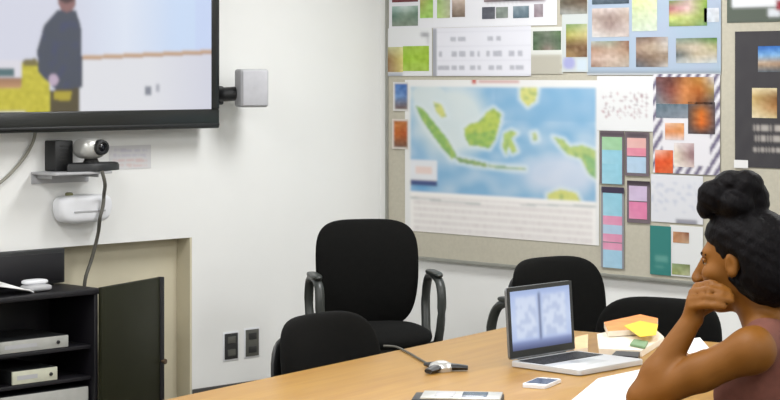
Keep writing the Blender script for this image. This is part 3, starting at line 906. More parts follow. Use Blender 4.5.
# ------------------------------------------------------------------ meeting table
TZ = 0.74
TD = Vector((0.555, 0.832)).normalized()      # along the table, camera frame
TN = Vector((TD.y, -TD.x))                    # across, towards the person
TP = Vector((-0.031, 6.01))                   # a point on its long left edge
TFAR, TNEAR, TWID = 0.82, -2.3, 1.25
TANG = math.atan2(TD.y, TD.x) + PI / 4
def tpos(l, p, z=TZ):
    q = TP + TD * l + TN * p
    x, y = W(q.x, q.y)
    return Vector((x, y, z))
mid = tpos((TFAR + TNEAR) / 2, TWID / 2, 0)
tb = thing('meeting_table', 'long light maple meeting table under the laptop and papers', 'table', mid, TANG)
L2, W2 = (TFAR - TNEAR) / 2, TWID / 2
def rrect(l, w, r, n=6):
    pts = []
    for (cx, cy, a0) in ((l - r, w - r, 0), (-l + r, w - r, 90), (-l + r, -w + r, 180), (l - r, -w + r, 270)):
        for k in range(n + 1):
            a = math.radians(a0 + 90 * k / n)
            pts.append((cx + r * math.cos(a), cy + r * math.sin(a)))
    return pts
b = NB(); prism(b, rrect(L2, W2, 0.05), TZ - 0.03, TZ, 0.003); obj('tabletop', b, M_WOOD, tb)
b = NB(); prism(b, rrect(L2 - 0.006, W2 - 0.006, 0.05), TZ - 0.04, TZ - 0.03); obj('edge_band', b, M_WOODEDGE, tb)
for s in (-1, 1):
    b = NB(); box(b, (s * L2 * .68 - .03, -.3, 0.05), (s * L2 * .68 + .03, .3, TZ - 0.04), 0.006); lg = obj('leg', b, M_WOODEDGE, tb)
    b = NB(); box(b, (s * L2 * .68 - .06, -.45, 0), (s * L2 * .68 + .06, .45, 0.05), 0.01); obj('foot', b, M_DARKMET, lg)
b = NB(); box(b, (-L2 * .68 + .03, -.012, 0.35), (L2 * .68 - .03, .012, 0.6), 0.003); obj('modesty_panel', b, M_WOODEDGE, tb)

# ------------------------------------------------------------------ office chairs
def build_chair(label, group):
    t = thing('office_chair', label, 'chair', (0, 0, 0), 0, group)
    b = NB()
    def bd(q):
        x, y, z = q
        x = x * (1 - 0.10 * max(0, -z) ** 1.5 + 0.02 * z)
        y = y + 1.1 * x * x - 0.25 * z - 0.6 * (z * z)  # wraps round the sitter, lumbar bulge
        return (x, y, z)
    superquad(b, (0, -0.215, 0.70), (0.235, 0.042, 0.245), 1, 4.2, 2.6, 16, bd)
    obj('backrest', b, M_BLACKFAB, t)
    b = NB()
    superquad(b, (0, -0.265, 0.69), (0.21, 0.02, 0.2), 1, 4.2, 3, 10, bd)
    obj('back_shell', b, M_BLACKPL, t)
    b = NB()
    superquad(b, (0, 0.03, 0.455), (0.232, 0.235, 0.048), 2, 3.8, 2.6, 14, lambda q: (q[0] * (1 - .06 * max(0, -q[1])), q[1], q[2] - 0.35 * max(0, q[1]) ** 4 + 0.12 * q[0] * q[0]))
    obj('seat', b, M_BLACKFAB, t)
    b = NB()
    superquad(b, (0, 0.02, 0.412), (0.215, 0.215, 0.02), 2, 4, 3, 8)
    obj('seat_pan', b, M_BLACKPL, t)
    b = NB()
    tube(b, [(0, -0.05, 0.40), (0, -0.2, 0.395), (0, -0.285, 0.43), (0, -0.3, 0.55), (0, -0.285, 0.70)], 0.03, 10, (1.2, 0.45), smooth_n=5)
    obj('back_support', b, M_BLACKPL, t)
    for s in (-1, 1):
        b = NB()
        tube(b, [(s * .09, -.04, .408), (s * .245, -.08, .41), (s * .262, -.13, .47), (s * .268, -.165, .58), (s * .27, -.125, .68), (s * .27, -.04, .705), (s * .27, .07, .70),
                 (s * .27, .135, .665), (s * .27, .15, .58), (s * .262, .135, .46), (s * .245, .08, .41), (s * .09, .05, .408)], 0.018, 10, (1.15, 0.9), smooth_n=5)
        a = obj('armrest', b, M_ARM, t)
        b = NB()
        superquad(b, (s * .27, .0, .717), (0.025, 0.115, 0.013), 2, 3, 3, 8)
        obj('arm_pad', b, M_ARM, a)
    b = NB(); lathe(b, [(0.028, 0.09), (0.028, 0.26), (0.022, 0.26), (0.022, 0.42)], n=18); obj('gas_column', b, M_BLACKPL, t)
    b = NB(); box(b, (-.09, -.11, .375), (.09, .09, .405), 0.01); obj('tilt_mechanism', b, M_BLACKPL, t)
    b = NB(); lathe(b, [(0.045, 0.06), (0.05, 0.085), (0.035, 0.11)], n=20); obj('base_hub', b, M_BLACKPL, t)
    for k in range(5):
        a = 2 * PI * k / 5 + 0.3
        c, s_ = math.cos(a), math.sin(a)
        b = NB(); tube(b, [(0.03 * c, 0.03 * s_, 0.085), (0.17 * c, 0.17 * s_, 0.08), (0.30 * c, 0.30 * s_, 0.062)], [0.026, 0.017], 8, (1, 0.8))
        lg = obj('base_leg', b, M_BLACKPL, t)
        b = NB()
        for q in (-1, 1):
            cx, cy = 0.295 * c - q * 0.014 * s_, 0.295 * s_ + q * 0.014 * c
            vs0 = len(b.verts)
            lathe(b, [(0.02, -0.009), (0.027, -0.006), (0.027, 0.006), (0.02, 0.009)], (0, 0, 0), 14, 'x')
            b.verts.ensure_lookup_table()
            for v in b.verts[vs0:]:
                p = Matrix.Rotation(a + PI / 2, 3, 'Z') @ v.co
                v.co = p + Vector((cx, cy, 0.0275))
        obj('caster', b, M_BLACKPL, lg)
    return t
UPPER = ('backrest', 'back_shell', 'seat', 'seat_pan', 'back_support', 'armrest', 'tilt_mechanism')
def copy_chair(src, label, group):
    r = src.copy(); COL.objects.link(r); r['label'] = label; r['group'] = group
    for ch in list(src.children):
        c = ch.copy(); COL.objects.link(c); c.parent = r
        for g in ch.children:
            d = g.copy(); COL.objects.link(d); d.parent = c
    return r
def put_chair(t, X, Y, F, dz):
    """floor spot in the camera frame, facing F, seat raised by dz"""
    x, y = W(X, Y)
    t.location = (x, y, 0)
    t.rotation_euler = (0, 0, math.atan2(F[1], F[0]) + PI / 4 - PI / 2)
    for c in t.children:
        if c.name.split('.')[0] in UPPER:
            c.location.z = dz
GCH = 'black office chairs round the meeting table'
spots = [
    ('black office chair with both loop arms in view, by the left wall', -0.068, 8.63, (0.20, -0.98), 0.0),
    ('black office chair directly behind the open laptop', 0.775, 7.53, (0.60, -0.80), -0.065),
    ('black office chair tucked against the near left table edge', -0.035, 5.95, (0.80, -0.60), -0.09),
    ('black office chair behind the yellow book at the far table end', 0.84, 6.62, (-0.50, -0.866), -0.125),
    ('office chair the woman in the mauve top sits on', 1.215, 4.87, (-0.86, 0.51), -0.07),
]
proto = build_chair(spots[0][0], GCH)
others = [copy_chair(proto, s[0], GCH) for s in spots[1:]]
for t, s in zip([proto] + others, spots):
    put_chair(t, *s[1:])
arms = [c for c in others[0].children if c.name.startswith('armrest')]
for c, s in zip(sorted(arms, key=lambda c: c.bound_box[0][0]), (-1, 1)):
    if s > 0:
        c.location.z += 0.10
        c.location.x = 0.095                       # width-adjustable arms, set wide on this one

# ------------------------------------------------------------------ things on the table (table frame: l along, p across)
def tl(u, v, z=TZ):
    """photo pixel on the table plane -> (l, p)"""
    q = on_z(u, v, z)
    d = Vector((q.x, q.y)) - TP
    return d.dot(TD), d.dot(TN)
EPS = 0.0006
# laptop: hinge along l, opens towards the person (+p is -y in the local frame)
hl0, hp0 = tl(510, 367)
hl1, hp1 = tl(574, 354)
LL = 0.306
LANG = math.radians(46) + PI / 4
hp = on_z(510, 367, TZ)
LAPLOC = Vector(W(hp.x + LL / 2 * math.cos(math.radians(46)), hp.y + LL / 2 * math.sin(math.radians(46))) + (TZ + EPS,))
lap = thing('laptop', 'open silver laptop with a lit two-column page on its screen', 'laptop', LAPLOC, LANG)
DPT = 0.262
b = NB(); prism(b, [(x, y - DPT / 2) for x, y in rrect(LL / 2, DPT / 2, 0.014)], 0.002, 0.017, 0.003); obj('base', b, M_ALU, lap)
b = NB(); box(b, (-.14, -.118, 0.0165), (.14, -.02, 0.0178)); kbd = obj('keyboard', b, M_BLACKPL, lap)
b = NB()
for r in range(6):
    for k in range(14):
        x = -.137 + k * .0196
        box(b, (x, -.035 - r * .0162, .0178), (x + .0165, -.022 - r * .0162, .0192), 0.001, 1)
kk = obj('keys', b, mat('key_black', (24, 24, 26), 0.5), kbd); kk['kind'] = 'stuff'
b = NB(); box(b, (-.052, -.206, .0166), (.052, -.132, .0174), 0.001); obj('trackpad', b, mat('trackpad_grey', (188, 190, 192), 0.35, metal=0.3), lap)
lid_a = math.radians(4)
b = NB()
prism(b, [(x, y + 0.212 / 2) for x, y in rrect(LL / 2, 0.212 / 2, 0.012)], -0.004, 0.004, 0.001)
lid = obj('lid', b, mat('lid_grey', (120, 122, 124), 0.4, metal=0.3), lap, loc=(0, 0.004, 0.019))
lid.rotation_euler = (PI / 2 - lid_a, 0, 0)      # local y -> up, local +z -> -y (faces the person)
b = NB(); box(b, (-LL / 2 + .001, 0.004, 0.0038), (LL / 2 - .001, 0.2112, 0.0048)); obj('screen_bezel', b, M_TVBLK, lid)
def lap_paint(s, t):
    c = mixc((150, 172, 226), (206, 220, 246), min(1, 0.35 + 0.9 * max(0, 0.6 - abs(t - 0.5))))
    if t < 0.07: c = (166, 186, 228)
    elif 0.46 < s < 0.49 and t < 0.85: c = (92, 104, 140)
    elif 0.1 < t < 0.82 and (0.08 < s < 0.42 or 0.53 < s < 0.92):
        c = mixc(c, (228, 236, 250), 0.6)
        if mnoise.noise(Vector((s * 9, int(t * 16) * 1.7, 3))) > 0.12: c = mixc(c, (150, 168, 210), 0.4)
    if t > 0.84: c = mixc((150, 166, 214), (70, 80, 122), (t - 0.84) / 0.16)
    return c
inked('display', ((-LL / 2 + .014, 0.199, 0.0052), (LL / 2 - .014, 0.199, 0.0052), (LL / 2 - .014, 0.024, 0.0052), (-LL / 2 + .014, 0.024, 0.0052)), 80, 50, lap_paint, M_LAPPIC, lid, None, None, 4)
b = NB(); tube(b, [(-LL * .35, 0.004, 0.016), (LL * .35, 0.004, 0.016)], 0.006, 10); obj('hinge', b, M_BLACKPL, lap)

# white phone
l, p = tl(542, 385)
ph = thing('smartphone', 'white smartphone with dark screen lying in front of the laptop', 'phone', tpos(l, p, TZ + EPS), TANG + 0.15)
b = NB(); prism(b, rrect(0.067, 0.035, 0.011), 0, 0.010, 0.002); obj('body', b, M_WHITEPL, ph)
b = NB(); prism(b, rrect(0.046, 0.031, 0.003), 0.0098, 0.0106); obj('screen', b, mat('phone_glass', (52, 60, 72), 0.12), ph)
b = NB(); lathe(b, [(0.006, 0.0098), (0.006, 0.0106)], (0.057, 0, 0), 14); obj('home_button', b, M_GREYPL, ph)

# microphone pod
l, p = tl(441, 371)
mc = thing('microphone_pod', 'three-armed black and silver table microphone with a thin cord', 'microphone', tpos(l, p, TZ + EPS), TANG)
b = NB(); lathe(b, [(0.034, 0), (0.036, 0.012), (0.030, 0.022), (0.016, 0.028), (0.004, 0.029)], n=24); obj('body', b, M_SILVER, mc)
for k in range(3):
    a = math.radians(-101 + 120 * k + 45 - TANG * 0)
    c, s_ = math.cos(a), math.sin(a)
    b = NB(); tube(b, [(0.025 * c, 0.025 * s_, 0.012), (0.055 * c, 0.055 * s_, 0.011), (0.078 * c, 0.078 * s_, 0.009)], [0.017, 0.011], 10, (1.15, 0.62)); obj('arm', b, M_BLACKPL, mc)
mo = tpos(l, p, 0)
cord = []
for (u, v) in ((432, 368), (420, 361), (408, 354), (396, 348.5)):
    q = tpos(*tl(u, v), 0) - mo
    q = Matrix.Rotation(-TANG, 3, 'Z') @ q
    cord.append((q.x, q.y, 0.0045))
e = cord[-1]
cord += [(e[0] + .005, e[1] + 0.05, 0.003)]
b = NB(); tube(b, cord, 0.0035, 8, smooth_n=5); obj('cord', b, M_CORD, mc)

# silver-topped black unit at the front
l, p = tl(455, 394.5, TZ + 0.03)
du = thing('silver_topped_unit', 'flat black unit with a silver top at the front of the table', 'device', tpos(l, p, TZ + EPS), -PI / 4 * 0 + PI / 4 - 0.12)
b = NB(); box(b, (-.108, -.07, 0.003), (.125, .05, 0.026), 0.004); obj('case', b, M_BLACKPL, du)
b = NB(); box(b, (-.085, -.066, 0.0255), (.122, .047, 0.031), 0.002); obj('top_plate', b, M_SILVER, du)
b = NB(); box(b, (-.05, -.045, 0.0308), (.0, .03, 0.0325), 0.001); obj('keypad', b, M_GREYPL, du)
b = NB(); box(b, (.02, -.045, 0.0308), (.085, .03, 0.0325), 0.001); obj('display', b, mat('unit_display', (72, 86, 104), 0.2), du)

# papers and books on the right
def paper(name, label, cat, poly, n=1, th=0.0004, m=M_PAPER, z=TZ, cover=None, group=None):
    """poly: photo pixels of its corners on the table plane"""
    P = [tpos(*tl(u, v, z), 0) for u, v in poly]
    c = sum(P, Vector()) / len(P)
    o = thing(name, label, cat, (c.x, c.y, z + EPS), 0, group)
    b = NB()
    prism(b, [((q - c).x, (q - c).y) for q in P], 0, max(0.0008, th * n))
    obj('pages', b, m, o)
    if cover:
        b = NB()
        prism(b, [((q - c).x * cover[1], (q - c).y * cover[1]) for q in P], th * n, th * n + 0.001)
        obj('cover', b, cover[0], o)
    return o
M_PEACH = mat('peach_paper', (226, 186, 140), 0.7)
M_ORANGE = mat('orange_cover', (226, 138, 60), 0.5, var=0.2, scale=12)
M_YELLOW = mat('yellow_cover', (240, 200, 28), 0.5, var=0.1, scale=10)
M_CREAM = mat('cream_paper', (232, 222, 204), 0.7, var=0.04)
paper('paper_sheet', 'large white paper sheet under the woman\'s elbow', 'paper', [(570, 402), (598, 379), (640, 370), (690, 374), (664, 404)], 3)
paper('booklet', 'peach booklet lying just behind the laptop', 'booklet', [(574, 354), (575, 341), (588, 338), (588, 352)], 20, 0.0006, M_CREAM, cover=(M_PEACH, 0.97))
bk = paper('magazine', 'thick cream magazine under the yellow and orange book', 'magazine', [(599, 355), (597, 340), (648, 328), (664, 343), (642, 357)], 32, 0.0006, M_CREAM)
ob = paper('book', 'yellow and orange book lying on top of the cream magazine', 'book', [(608, 337), (604, 328), (640, 320), (658, 324), (656, 334)], 30, 0.0006, M_CREAM, z=TZ + 0.0212, cover=(M_ORANGE, 1.0))
# yellow half of its cover
P = [tpos(*tl(u, v, TZ + 0.046), 0) for u, v in [(624, 324.5), (640, 319.6), (658, 323), (656, 333.5), (640, 335.5)]]
c0 = ob.location
b = NB(); prism(b, [(q.x - c0.x, q.y - c0.y) for q in P], 0.019, 0.0205); obj('cover_flap', b, M_YELLOW, ob)
paper('pencil_case', 'slim black case lying between the magazine and the laptop', 'case', [(612, 361), (616, 357), (640, 358), (638, 363)], 1, 0.018, M_BLACKPL)
paper('paper_sheet', 'white paper sheet beside the woman\'s raised forearm', 'paper', [(664, 352), (672, 341), (700, 338), (712, 352), (690, 360)], 3)
paper('notebook', 'small green-edged notebook at the edge of the cream magazine', 'notebook', [(630, 346), (634, 341), (648, 343), (645, 349)], 10, 0.0006, mat('green_paper', (120, 150, 110), 0.7), z=TZ + 0.0212)

# ------------------------------------------------------------------ the woman (signed-distance body, one continuous surface)
class Field:
    def __init__(self, lo, hi, h):
        self.h = h
        self.lo = np.array(lo, float)
        self.n = (np.ceil((np.array(hi) - self.lo) / h)).astype(int) + 1
        self.d = np.full(self.n, 0.25, np.float32)
    def _win(self, lo, hi):
        a = np.maximum(0, np.floor((np.array(lo) - self.lo) / self.h).astype(int))
        e = np.minimum(self.n, np.ceil((np.array(hi) - self.lo) / self.h).astype(int) + 1)
        if np.any(e <= a): return None
        sl = tuple(slice(i, j) for i, j in zip(a, e))
        g = np.meshgrid(*[self.lo[i] + self.h * np.arange(a[i], e[i]) for i in range(3)], indexing='ij')
        return sl, g
    def _join(self, sl, d, k, sub=False):
        o = self.d[sl]
        if sub:
            d = -d
            hh = np.clip(0.5 - 0.5 * (o - d) / k, 0, 1)
            self.d[sl] = o + (d - o) * hh + k * hh * (1 - hh)
            return
        hh = np.clip(0.5 + 0.5 * (o - d) / k, 0, 1)
        self.d[sl] = o + (d - o) * hh - k * hh * (1 - hh)
    def cone(self, a, b, ra, rb, k=0.015, sub=False):
        a, b = np.array(a, float), np.array(b, float)
        m = max(ra, rb) + k + 0.04
        w = self._win(np.minimum(a, b) - m, np.maximum(a, b) + m)
        if w is None: return
        sl, g = w
        ab = b - a
        t = np.clip(sum((g[i] - a[i]) * ab[i] for i in range(3)) / max(1e-9, ab.dot(ab)), 0, 1)
        d = np.sqrt(sum((g[i] - a[i] - t * ab[i]) ** 2 for i in range(3))) - (ra + (rb - ra) * t)
        self._join(sl, d.astype(np.float32), k, sub)
    def ell(self, c, r, k=0.015, rot=None, sub=False):
        c, r = np.array(c, float), np.array(r, float)
        m = r.max() + k + 0.04
        w = self._win(c - m, c + m)
        if w is None: return
        sl, g = w
        q = [g[i] - c[i] for i in range(3)]
        if rot is not None:
            R = np.array(rot)
            q = [sum(R[j][i] * q[j] for j in range(3)) for i in range(3)]      # transpose: into the local axes
        k0 = np.sqrt(sum((q[i] / r[i]) ** 2 for i in range(3)))
        k1 = np.sqrt(sum((q[i] / r[i] ** 2) ** 2 for i in range(3))) + 1e-9
        self._join(sl, (k0 * (k0 - 1) / k1).astype(np.float32), k, sub)
    def mesh(self, name, m, parent=None, off=0.0, smooth=2):
        D = self.d - off
        ins = D < 0
        n = self.n
        c = np.zeros(n - 1, int)
        for i in (0, 1):
            for j in (0, 1):
                for k in (0, 1):
                    c += ins[i:n[0] - 1 + i, j:n[1] - 1 + j, k:n[2] - 1 + k]
        act = (c > 0) & (c < 8)
        idx = np.full(n - 1, -1, int)
        cells = np.argwhere(act)
        idx[act] = np.arange(len(cells))
        acc = np.zeros((len(cells), 3)); cnt = np.zeros(len(cells))
        cor = [np.array((i, j, k)) for i in (0, 1) for j in (0, 1) for k in (0, 1)]
        for a in cor:
            for ax in range(3):
                if a[ax]: continue
                e = a.copy(); e[ax] = 1
                da = D[tuple((cells + a).T)]; de = D[tuple((cells + e).T)]
                cr_ = (da < 0) != (de < 0)
                t = np.where(cr_, da / np.where(cr_, da - de, 1), 0)
                p = a[None, :] + t[:, None] * (e - a)[None, :]
                acc[cr_] += p[cr_]; cnt[cr_] += 1
        V = self.lo + self.h * (cells + acc / cnt[:, None])
        F = []
        for ax in range(3):
            o1, o2 = (ax + 1) % 3, (ax + 2) % 3
            sa = [slice(1, -1)] * 3; sa[ax] = slice(0, -1)
            sb = list(sa); sb[ax] = slice(1, None)
            A, B = ins[tuple(sa)], ins[tuple(sb)]
            ed = np.argwhere(A != B)
            flip = A[A != B]
            base = ed.copy(); base[:, o1] += 1; base[:, o2] += 1
            q = []
            for (d1, d2) in ((1, 1), (0, 1), (0, 0), (1, 0)):
                cc_ = base.copy(); cc_[:, o1] -= d1; cc_[:, o2] -= d2
                q.append(idx[tuple(cc_.T)])
            q = np.stack(q, 1)
            q[~flip] = q[~flip][:, ::-1]
            F.append(q)
        F = np.concatenate(F)
        me = bpy.data.meshes.new(name)
        me.from_pydata(V.tolist(), [], F.tolist())
        bm = bmesh.new(); bm.from_mesh(me)
        for _ in range(smooth):
            bmesh.ops.smooth_vert(bm, verts=bm.verts[:], factor=0.5, use_axis_x=True, use_axis_y=True, use_axis_z=True)
        bmesh.ops.recalc_face_normals(bm, faces=bm.faces[:])
        bm.to_mesh(me); bm.free()
        for p in me.polygons: p.use_smooth = True
        return link(name, me, m, parent)

P0 = Vector((1.215, 4.87, 0.0))               # spot on the floor under her
def rel(p): return (p[0] - P0.x, p[1] - P0.y, p[2])
def A(u, v, Y): return rel(at(u, v, Y))
# head frame
HC = at(740, 262, 5.0)
HF = Vector((-0.9, 0.436, 0.0)).normalized()
HL = Vector((-HF.y, HF.x, 0.0))               # her left
HU = Vector((0, 0, 1))
tilt = Matrix.Rotation(math.radians(5), 3, HL)   # small nod
HF2, HU2 = tilt @ HF, tilt @ HU
def hd(f, l, z): return rel(HC + HF2 * f + HL * l + HU2 * z)
HR = [[HF2[i], HL[i], HU2[i]] for i in range(3)]
shoulderL, elbowL, wristL = rel((0.895, 4.845, 0.915)), A(643, 401, 4.93), A(693, 318, 4.945)
shoulderR, elbowR, wristR = rel((1.085, 5.19, 0.925)), rel((1.005, 5.42, 0.79)), rel((0.905, 5.60, 0.785))
elbowL = (elbowL[0], elbowL[1], TZ + 0.043)
neckb = rel((0.965, 4.985, 0.955))
chest = rel((0.985, 5.03, 0.80)); waist = rel((1.11, 4.93, 0.63)); hipc = rel((1.2, 4.88, 0.545))
FW = Vector((-0.86, 0.51, 0)).normalized(); SD = Vector((0.51, 0.86, 0)).normalized()   # forward, towards her right
def off_(p, f=0, s=0, z=0): return (p[0] + FW.x * f + SD.x * s, p[1] + FW.y * f + SD.y * s, p[2] + z)
TR = [[FW[i], SD[i], (0, 0, 1)[i]] for i in range(3)]

def torso(F, g=0.0):
    F.ell(off_(chest, -0.02, 0, 0.02), (0.10 + g, 0.155 + g, 0.15 + g), 0.03, TR)
    F.ell(off_(chest, -0.035, 0, 0.085), (0.07 + g, 0.15 + g, 0.06 + g), 0.04, TR)
    for s in (-1, 1):
        F.ell(off_(chest, 0.06, 0.075 * s, -0.02), (0.06 + g, 0.065 + g, 0.065 + g), 0.03, TR)
        F.cone(off_(neckb, -0.015, 0.03 * s, -0.005), off_(shoulderL if s < 0 else shoulderR, -0.01, 0.02 * -s * -1 * 0, 0.0), 0.045 + g, 0.048 + g, 0.03)
    F.cone(chest, waist, 0.115 + g, 0.115 + g, 0.04)
    F.ell(off_(waist, 0, 0, 0), (0.105 + g, 0.135 + g, 0.10 + g), 0.04, TR)
def legs(F, g=0.0, foot=True):
    F.ell(hipc, (0.13 + g, 0.17 + g, 0.11 + g), 0.05, TR)
    for s in (-1, 1):
        hp = off_(hipc, 0.02, 0.09 * s, 0.0)
        kn = off_(hipc, 0.42, 0.11 * s, -0.015)
        an = off_(hipc, 0.40, 0.11 * s, -0.455)
        F.cone(hp, kn, 0.085 + g, 0.06 + g, 0.03)
        F.cone(kn, off_(kn, -0.01, 0, -0.16), 0.056 + g, 0.055 + g, 0.02)
        F.cone(off_(kn, -0.01, 0, -0.16), an, 0.055 + g, 0.036 + g, 0.02)
        if foot:
            F.cone(off_(an, -0.02, 0, -0.05), off_(an, 0.15, 0, -0.058), 0.035, 0.026, 0.02)

lo = (-0.80, -0.42, 0.0); hi = (0.36, 1.05, 1.32)
B = Field(lo, hi, 0.0065)
torso(B); legs(B)
B.cone(off_(neckb, -0.01, 0, -0.02), hd(-0.02, 0, -0.07), 0.062, 0.052, 0.03)
# skull and face
B.ell(hd(-0.012, 0, 0.035), (0.094, 0.074, 0.092), 0.01, HR)
B.ell(hd(0.035, 0, -0.035), (0.062, 0.058, 0.08), 0.03, HR)
B.ell(hd(0.062, 0, -0.105), (0.03, 0.03, 0.022), 0.025, HR)
B.ell(hd(0.075, 0, 0.03), (0.018, 0.05, 0.014), 0.02, HR)
for s in (-1, 1):
    B.ell(hd(0.062, 0.04 * s, -0.022), (0.028, 0.026, 0.022), 0.02, HR)
    B.ell(hd(0.0, 0.076 * s, -0.004), (0.019, 0.009, 0.032), 0.008, HR)
    B.ell(hd(0.004, 0.083 * s, 0.0), (0.009, 0.006, 0.017), 0.004, HR, sub=True)
    B.ell(hd(0.088, 0.032 * s, 0.006), (0.012, 0.017, 0.010), 0.008, HR, sub=True)
    B.ell(hd(0.112, 0.012 * s, -0.04), (0.012, 0.010, 0.009), 0.008, HR)
B.cone(hd(0.096, 0, 0.008), hd(0.120, 0, -0.034), 0.009, 0.013, 0.014)
B.ell(hd(0.098, 0, -0.064), (0.012, 0.024, 0.008), 0.006, HR)
B.ell(hd(0.095, 0, -0.078), (0.012, 0.021, 0.008), 0.006, HR)
# arms
for sh_, el, wr in ((shoulderL, elbowL, wristL), (shoulderR, elbowR, wristR)):
    sv, ev, wv = Vector(sh_), Vector(el), Vector(wr)
    B.ell(sh_, (0.056, 0.056, 0.054), 0.03)
    B.cone(sh_, sv.lerp(ev, 0.45), 0.051, 0.046, 0.02)
    B.cone(sv.lerp(ev, 0.45), el, 0.046, 0.038, 0.02)
    B.cone(el, ev.lerp(wv, 0.3), 0.039, 0.041, 0.02)
    B.cone(ev.lerp(wv, 0.3), wr, 0.041, 0.026, 0.02)
# left hand: palm up from the wrist, fingers folded along the cheek
def fing(F, pts, r0, r1):
    for i in range(len(pts) - 1):
        a = r0 + (r1 - r0) * i / (len(pts) - 1); e = r0 + (r1 - r0) * (i + 1) / (len(pts) - 1)
        F.cone(pts[i], pts[i + 1], a, e, 0.003)
FG = [
    [(697, 287, 4.965), (711, 283, 4.93), (721, 287, 4.917), (729, 291, 4.912)],
    [(693, 293, 4.95), (709, 289.5, 4.912), (722, 292.5, 4.902), (732, 296, 4.90)],
    [(691, 300, 4.935), (708, 297, 4.898), (721, 299, 4.89), (732, 301, 4.89)],
    [(692, 307, 4.925), (706, 305, 4.892), (716, 306, 4.885), (724, 307, 4.885)],
]
for g in FG:
    B.cone(wristL, A(*g[0]), 0.02, 0.0125, 0.012)
for g in FG:
    fing(B, [A(*q) for q in g], 0.0115, 0.0085)
fing(B, [A(697, 315, 4.95), A(707, 309, 4.965), A(716, 305, 4.95), A(724, 303, 4.935)], 0.014, 0.0095)
# right hand resting on the table
wv = Vector(wristR); dr_ = Vector((-0.38, 0.92, 0)); sd_ = Vector((0.92, 0.38, 0))
for k, (s, L) in enumerate(((-0.03, .068), (-0.01, .076), (0.01, .07), (0.03, .055))):
    mcp = wv + dr_ * 0.085 + sd_ * s + Vector((0, 0, -0.012))
    B.cone(wristR, mcp, 0.02, 0.012, 0.012)
    fing(B, [mcp, mcp + dr_ * L * .5 + sd_ * s * .2 + Vector((0, 0, 0.004)), mcp + dr_ * L + sd_ * s * .3 + Vector((0, 0, -0.012))], 0.0105, 0.008)
fing(B, [wv + dr_ * 0.03 - sd_ * 0.02, wv + dr_ * 0.07 - sd_ * 0.055 + Vector((0, 0, -0.012)), wv + dr_ * 0.1 - sd_ * 0.062 + Vector((0, 0, -0.02))], 0.013, 0.009)
body = B.mesh('person', M_SKIN, None, 0, 1)
bx_, by_ = W(P0.x, P0.y)
body.location = (bx_, by_, 0); body.rotation_euler = (0, 0, PI / 4)
tag(body, 'woman in a sleeveless mauve top, hair in a high bun, chin resting on her hand', 'person')

# hair
H_ = Field((-0.75, -0.25, 0.85), (0.1, 0.55, 1.48), 0.006)
H_.ell(hd(-0.055, 0, 0.02), (0.112, 0.098, 0.112), 0.02, HR)
H_.ell(hd(-0.005, 0, 0.075), (0.088, 0.079, 0.062), 0.03, HR)
H_.ell(hd(-0.085, 0, -0.045), (0.085, 0.088, 0.075), 0.04, HR)
H_.cone(hd(0.0, 0.0, 0.11), A(736, 203, 5.0), 0.062, 0.05, 0.02)
H_.ell(hd(0.004, 0.088, -0.012), (0.03, 0.03, 0.04), 0.012, HR, sub=True)
# bun: coiled lobes
for (u, v, Y, r, k) in ((715, 196, 4.99, (0.046, 0.04, 0.044), 0.006), (730, 183, 5.0, (0.04, 0.05, 0.034), 0.006), (746, 186, 4.985, (0.046, 0.05, 0.042), 0.006), (756, 200, 5.0, (0.034, 0.05, 0.05), 0.006), (736, 204, 4.97, (0.05, 0.05, 0.04), 0.008), (705, 208, 5.0, (0.022, 0.03, 0.03), 0.006)):
    H_.ell(A(u, v, Y), r, k)
gx = np.meshgrid(*[H_.lo[i] + H_.h * np.arange(H_.n[i]) for i in range(3)], indexing='ij')
H_.d += (0.0018 * np.sin(gx[0] * 140 + 3 * np.sin(gx[2] * 40)) * np.sin(gx[2] * 90 + 2 * np.sin(gx[1] * 60)) + 0.0012 * np.sin(gx[2] * 230 + gx[0] * 120)).astype(np.float32)
H_.mesh('hair', M_HAIR, body, 0, 1)
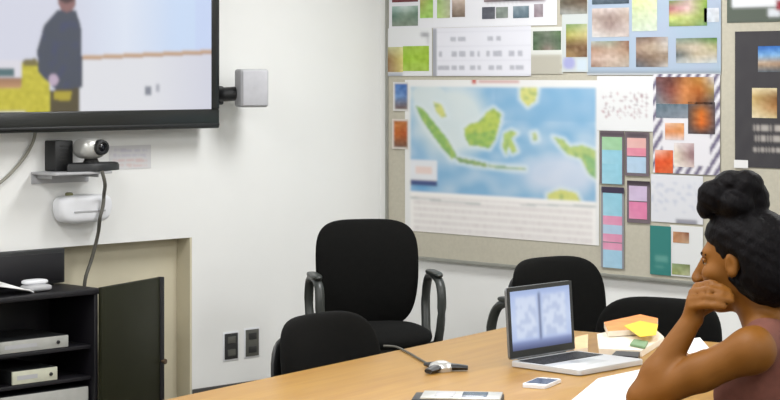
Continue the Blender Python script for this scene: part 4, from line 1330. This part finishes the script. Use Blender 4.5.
# clothes
Tp = Field((-0.55, -0.35, 0.42), (0.30, 0.62, 1.06), 0.0065)
torso(Tp, 0.006)
for s, p in ((-1, shoulderL), (1, shoulderR)):        # armholes
    Tp.cone(off_(p, 0.0, 0.035 * s, 0.05), off_(p, 0.02, 0.065 * s, -0.12), 0.058, 0.05, 0.006, sub=True)
Tp.ell(off_(neckb, 0.015, 0, 0.04), (0.078, 0.078, 0.06), 0.008, TR, sub=True)
Tp.mesh('top', M_TOP, body, 0, 2)
Tr = Field((-0.62, -0.42, 0.06), (0.34, 0.72, 0.75), 0.008)
legs(Tr, 0.008, False)
Tr.mesh('trousers', M_TROUSER, body, 0, 2)
for s in (-1, 1):
    an = off_(hipc, 0.40, 0.11 * s, -0.455)
    Sh = Field((an[0] - .28, an[1] - .2, -0.012), (an[0] + .12, an[1] + .25, 0.16), 0.007)
    Sh.cone(off_(an, -0.03, 0, -0.052), off_(an, 0.16, 0, -0.058), 0.043, 0.034, 0.02)
    Sh.mesh('shoe', M_BLACKPL, body, 0, 2)
    b = NB()
    e = hd(0.0745, 0.031 * s, 0.006)
    bmesh.ops.create_uvsphere(b, u_segments=16, v_segments=10, radius=0.0115)
    for v in b.verts: v.co = v.co + Vector(e)
    ey = obj('eye', b, M_EYE, body)
    b = NB()
    bmesh.ops.create_uvsphere(b, u_segments=12, v_segments=8, radius=0.0065)
    e2 = hd(0.0825, 0.031 * s, 0.006)
    for v in b.verts: v.co = v.co + Vector(e2)
    obj('iris', b, M_IRIS, ey)
    b = NB()
    lidp = [hd(0.0845 - 0.22 * abs(q) - 0.15 * max(0, q), 0.031 * s + q * s, 0.013 - 9 * q * q) for q in (-0.013, -0.007, 0, 0.007, 0.014, 0.019)]
    tube(b, lidp, 0.0042, 8, smooth_n=3)
    lid_ = obj('eyelid', b, M_SKIN, ey)
    b = NB()
    tube(b, [(p[0] + HF2.x * .003, p[1] + HF2.y * .003, p[2] - 0.003) for p in lidp], 0.0022, 6, smooth_n=3)
    obj('lashes', b, M_HAIR, ey)
    b = NB()
    tube(b, [hd(0.094, 0.014 * s, 0.024), hd(0.089, 0.032 * s, 0.031), hd(0.072, 0.05 * s, 0.026)], 0.003, 6, smooth_n=4)
    obj('eyebrow', b, M_HAIR, body)
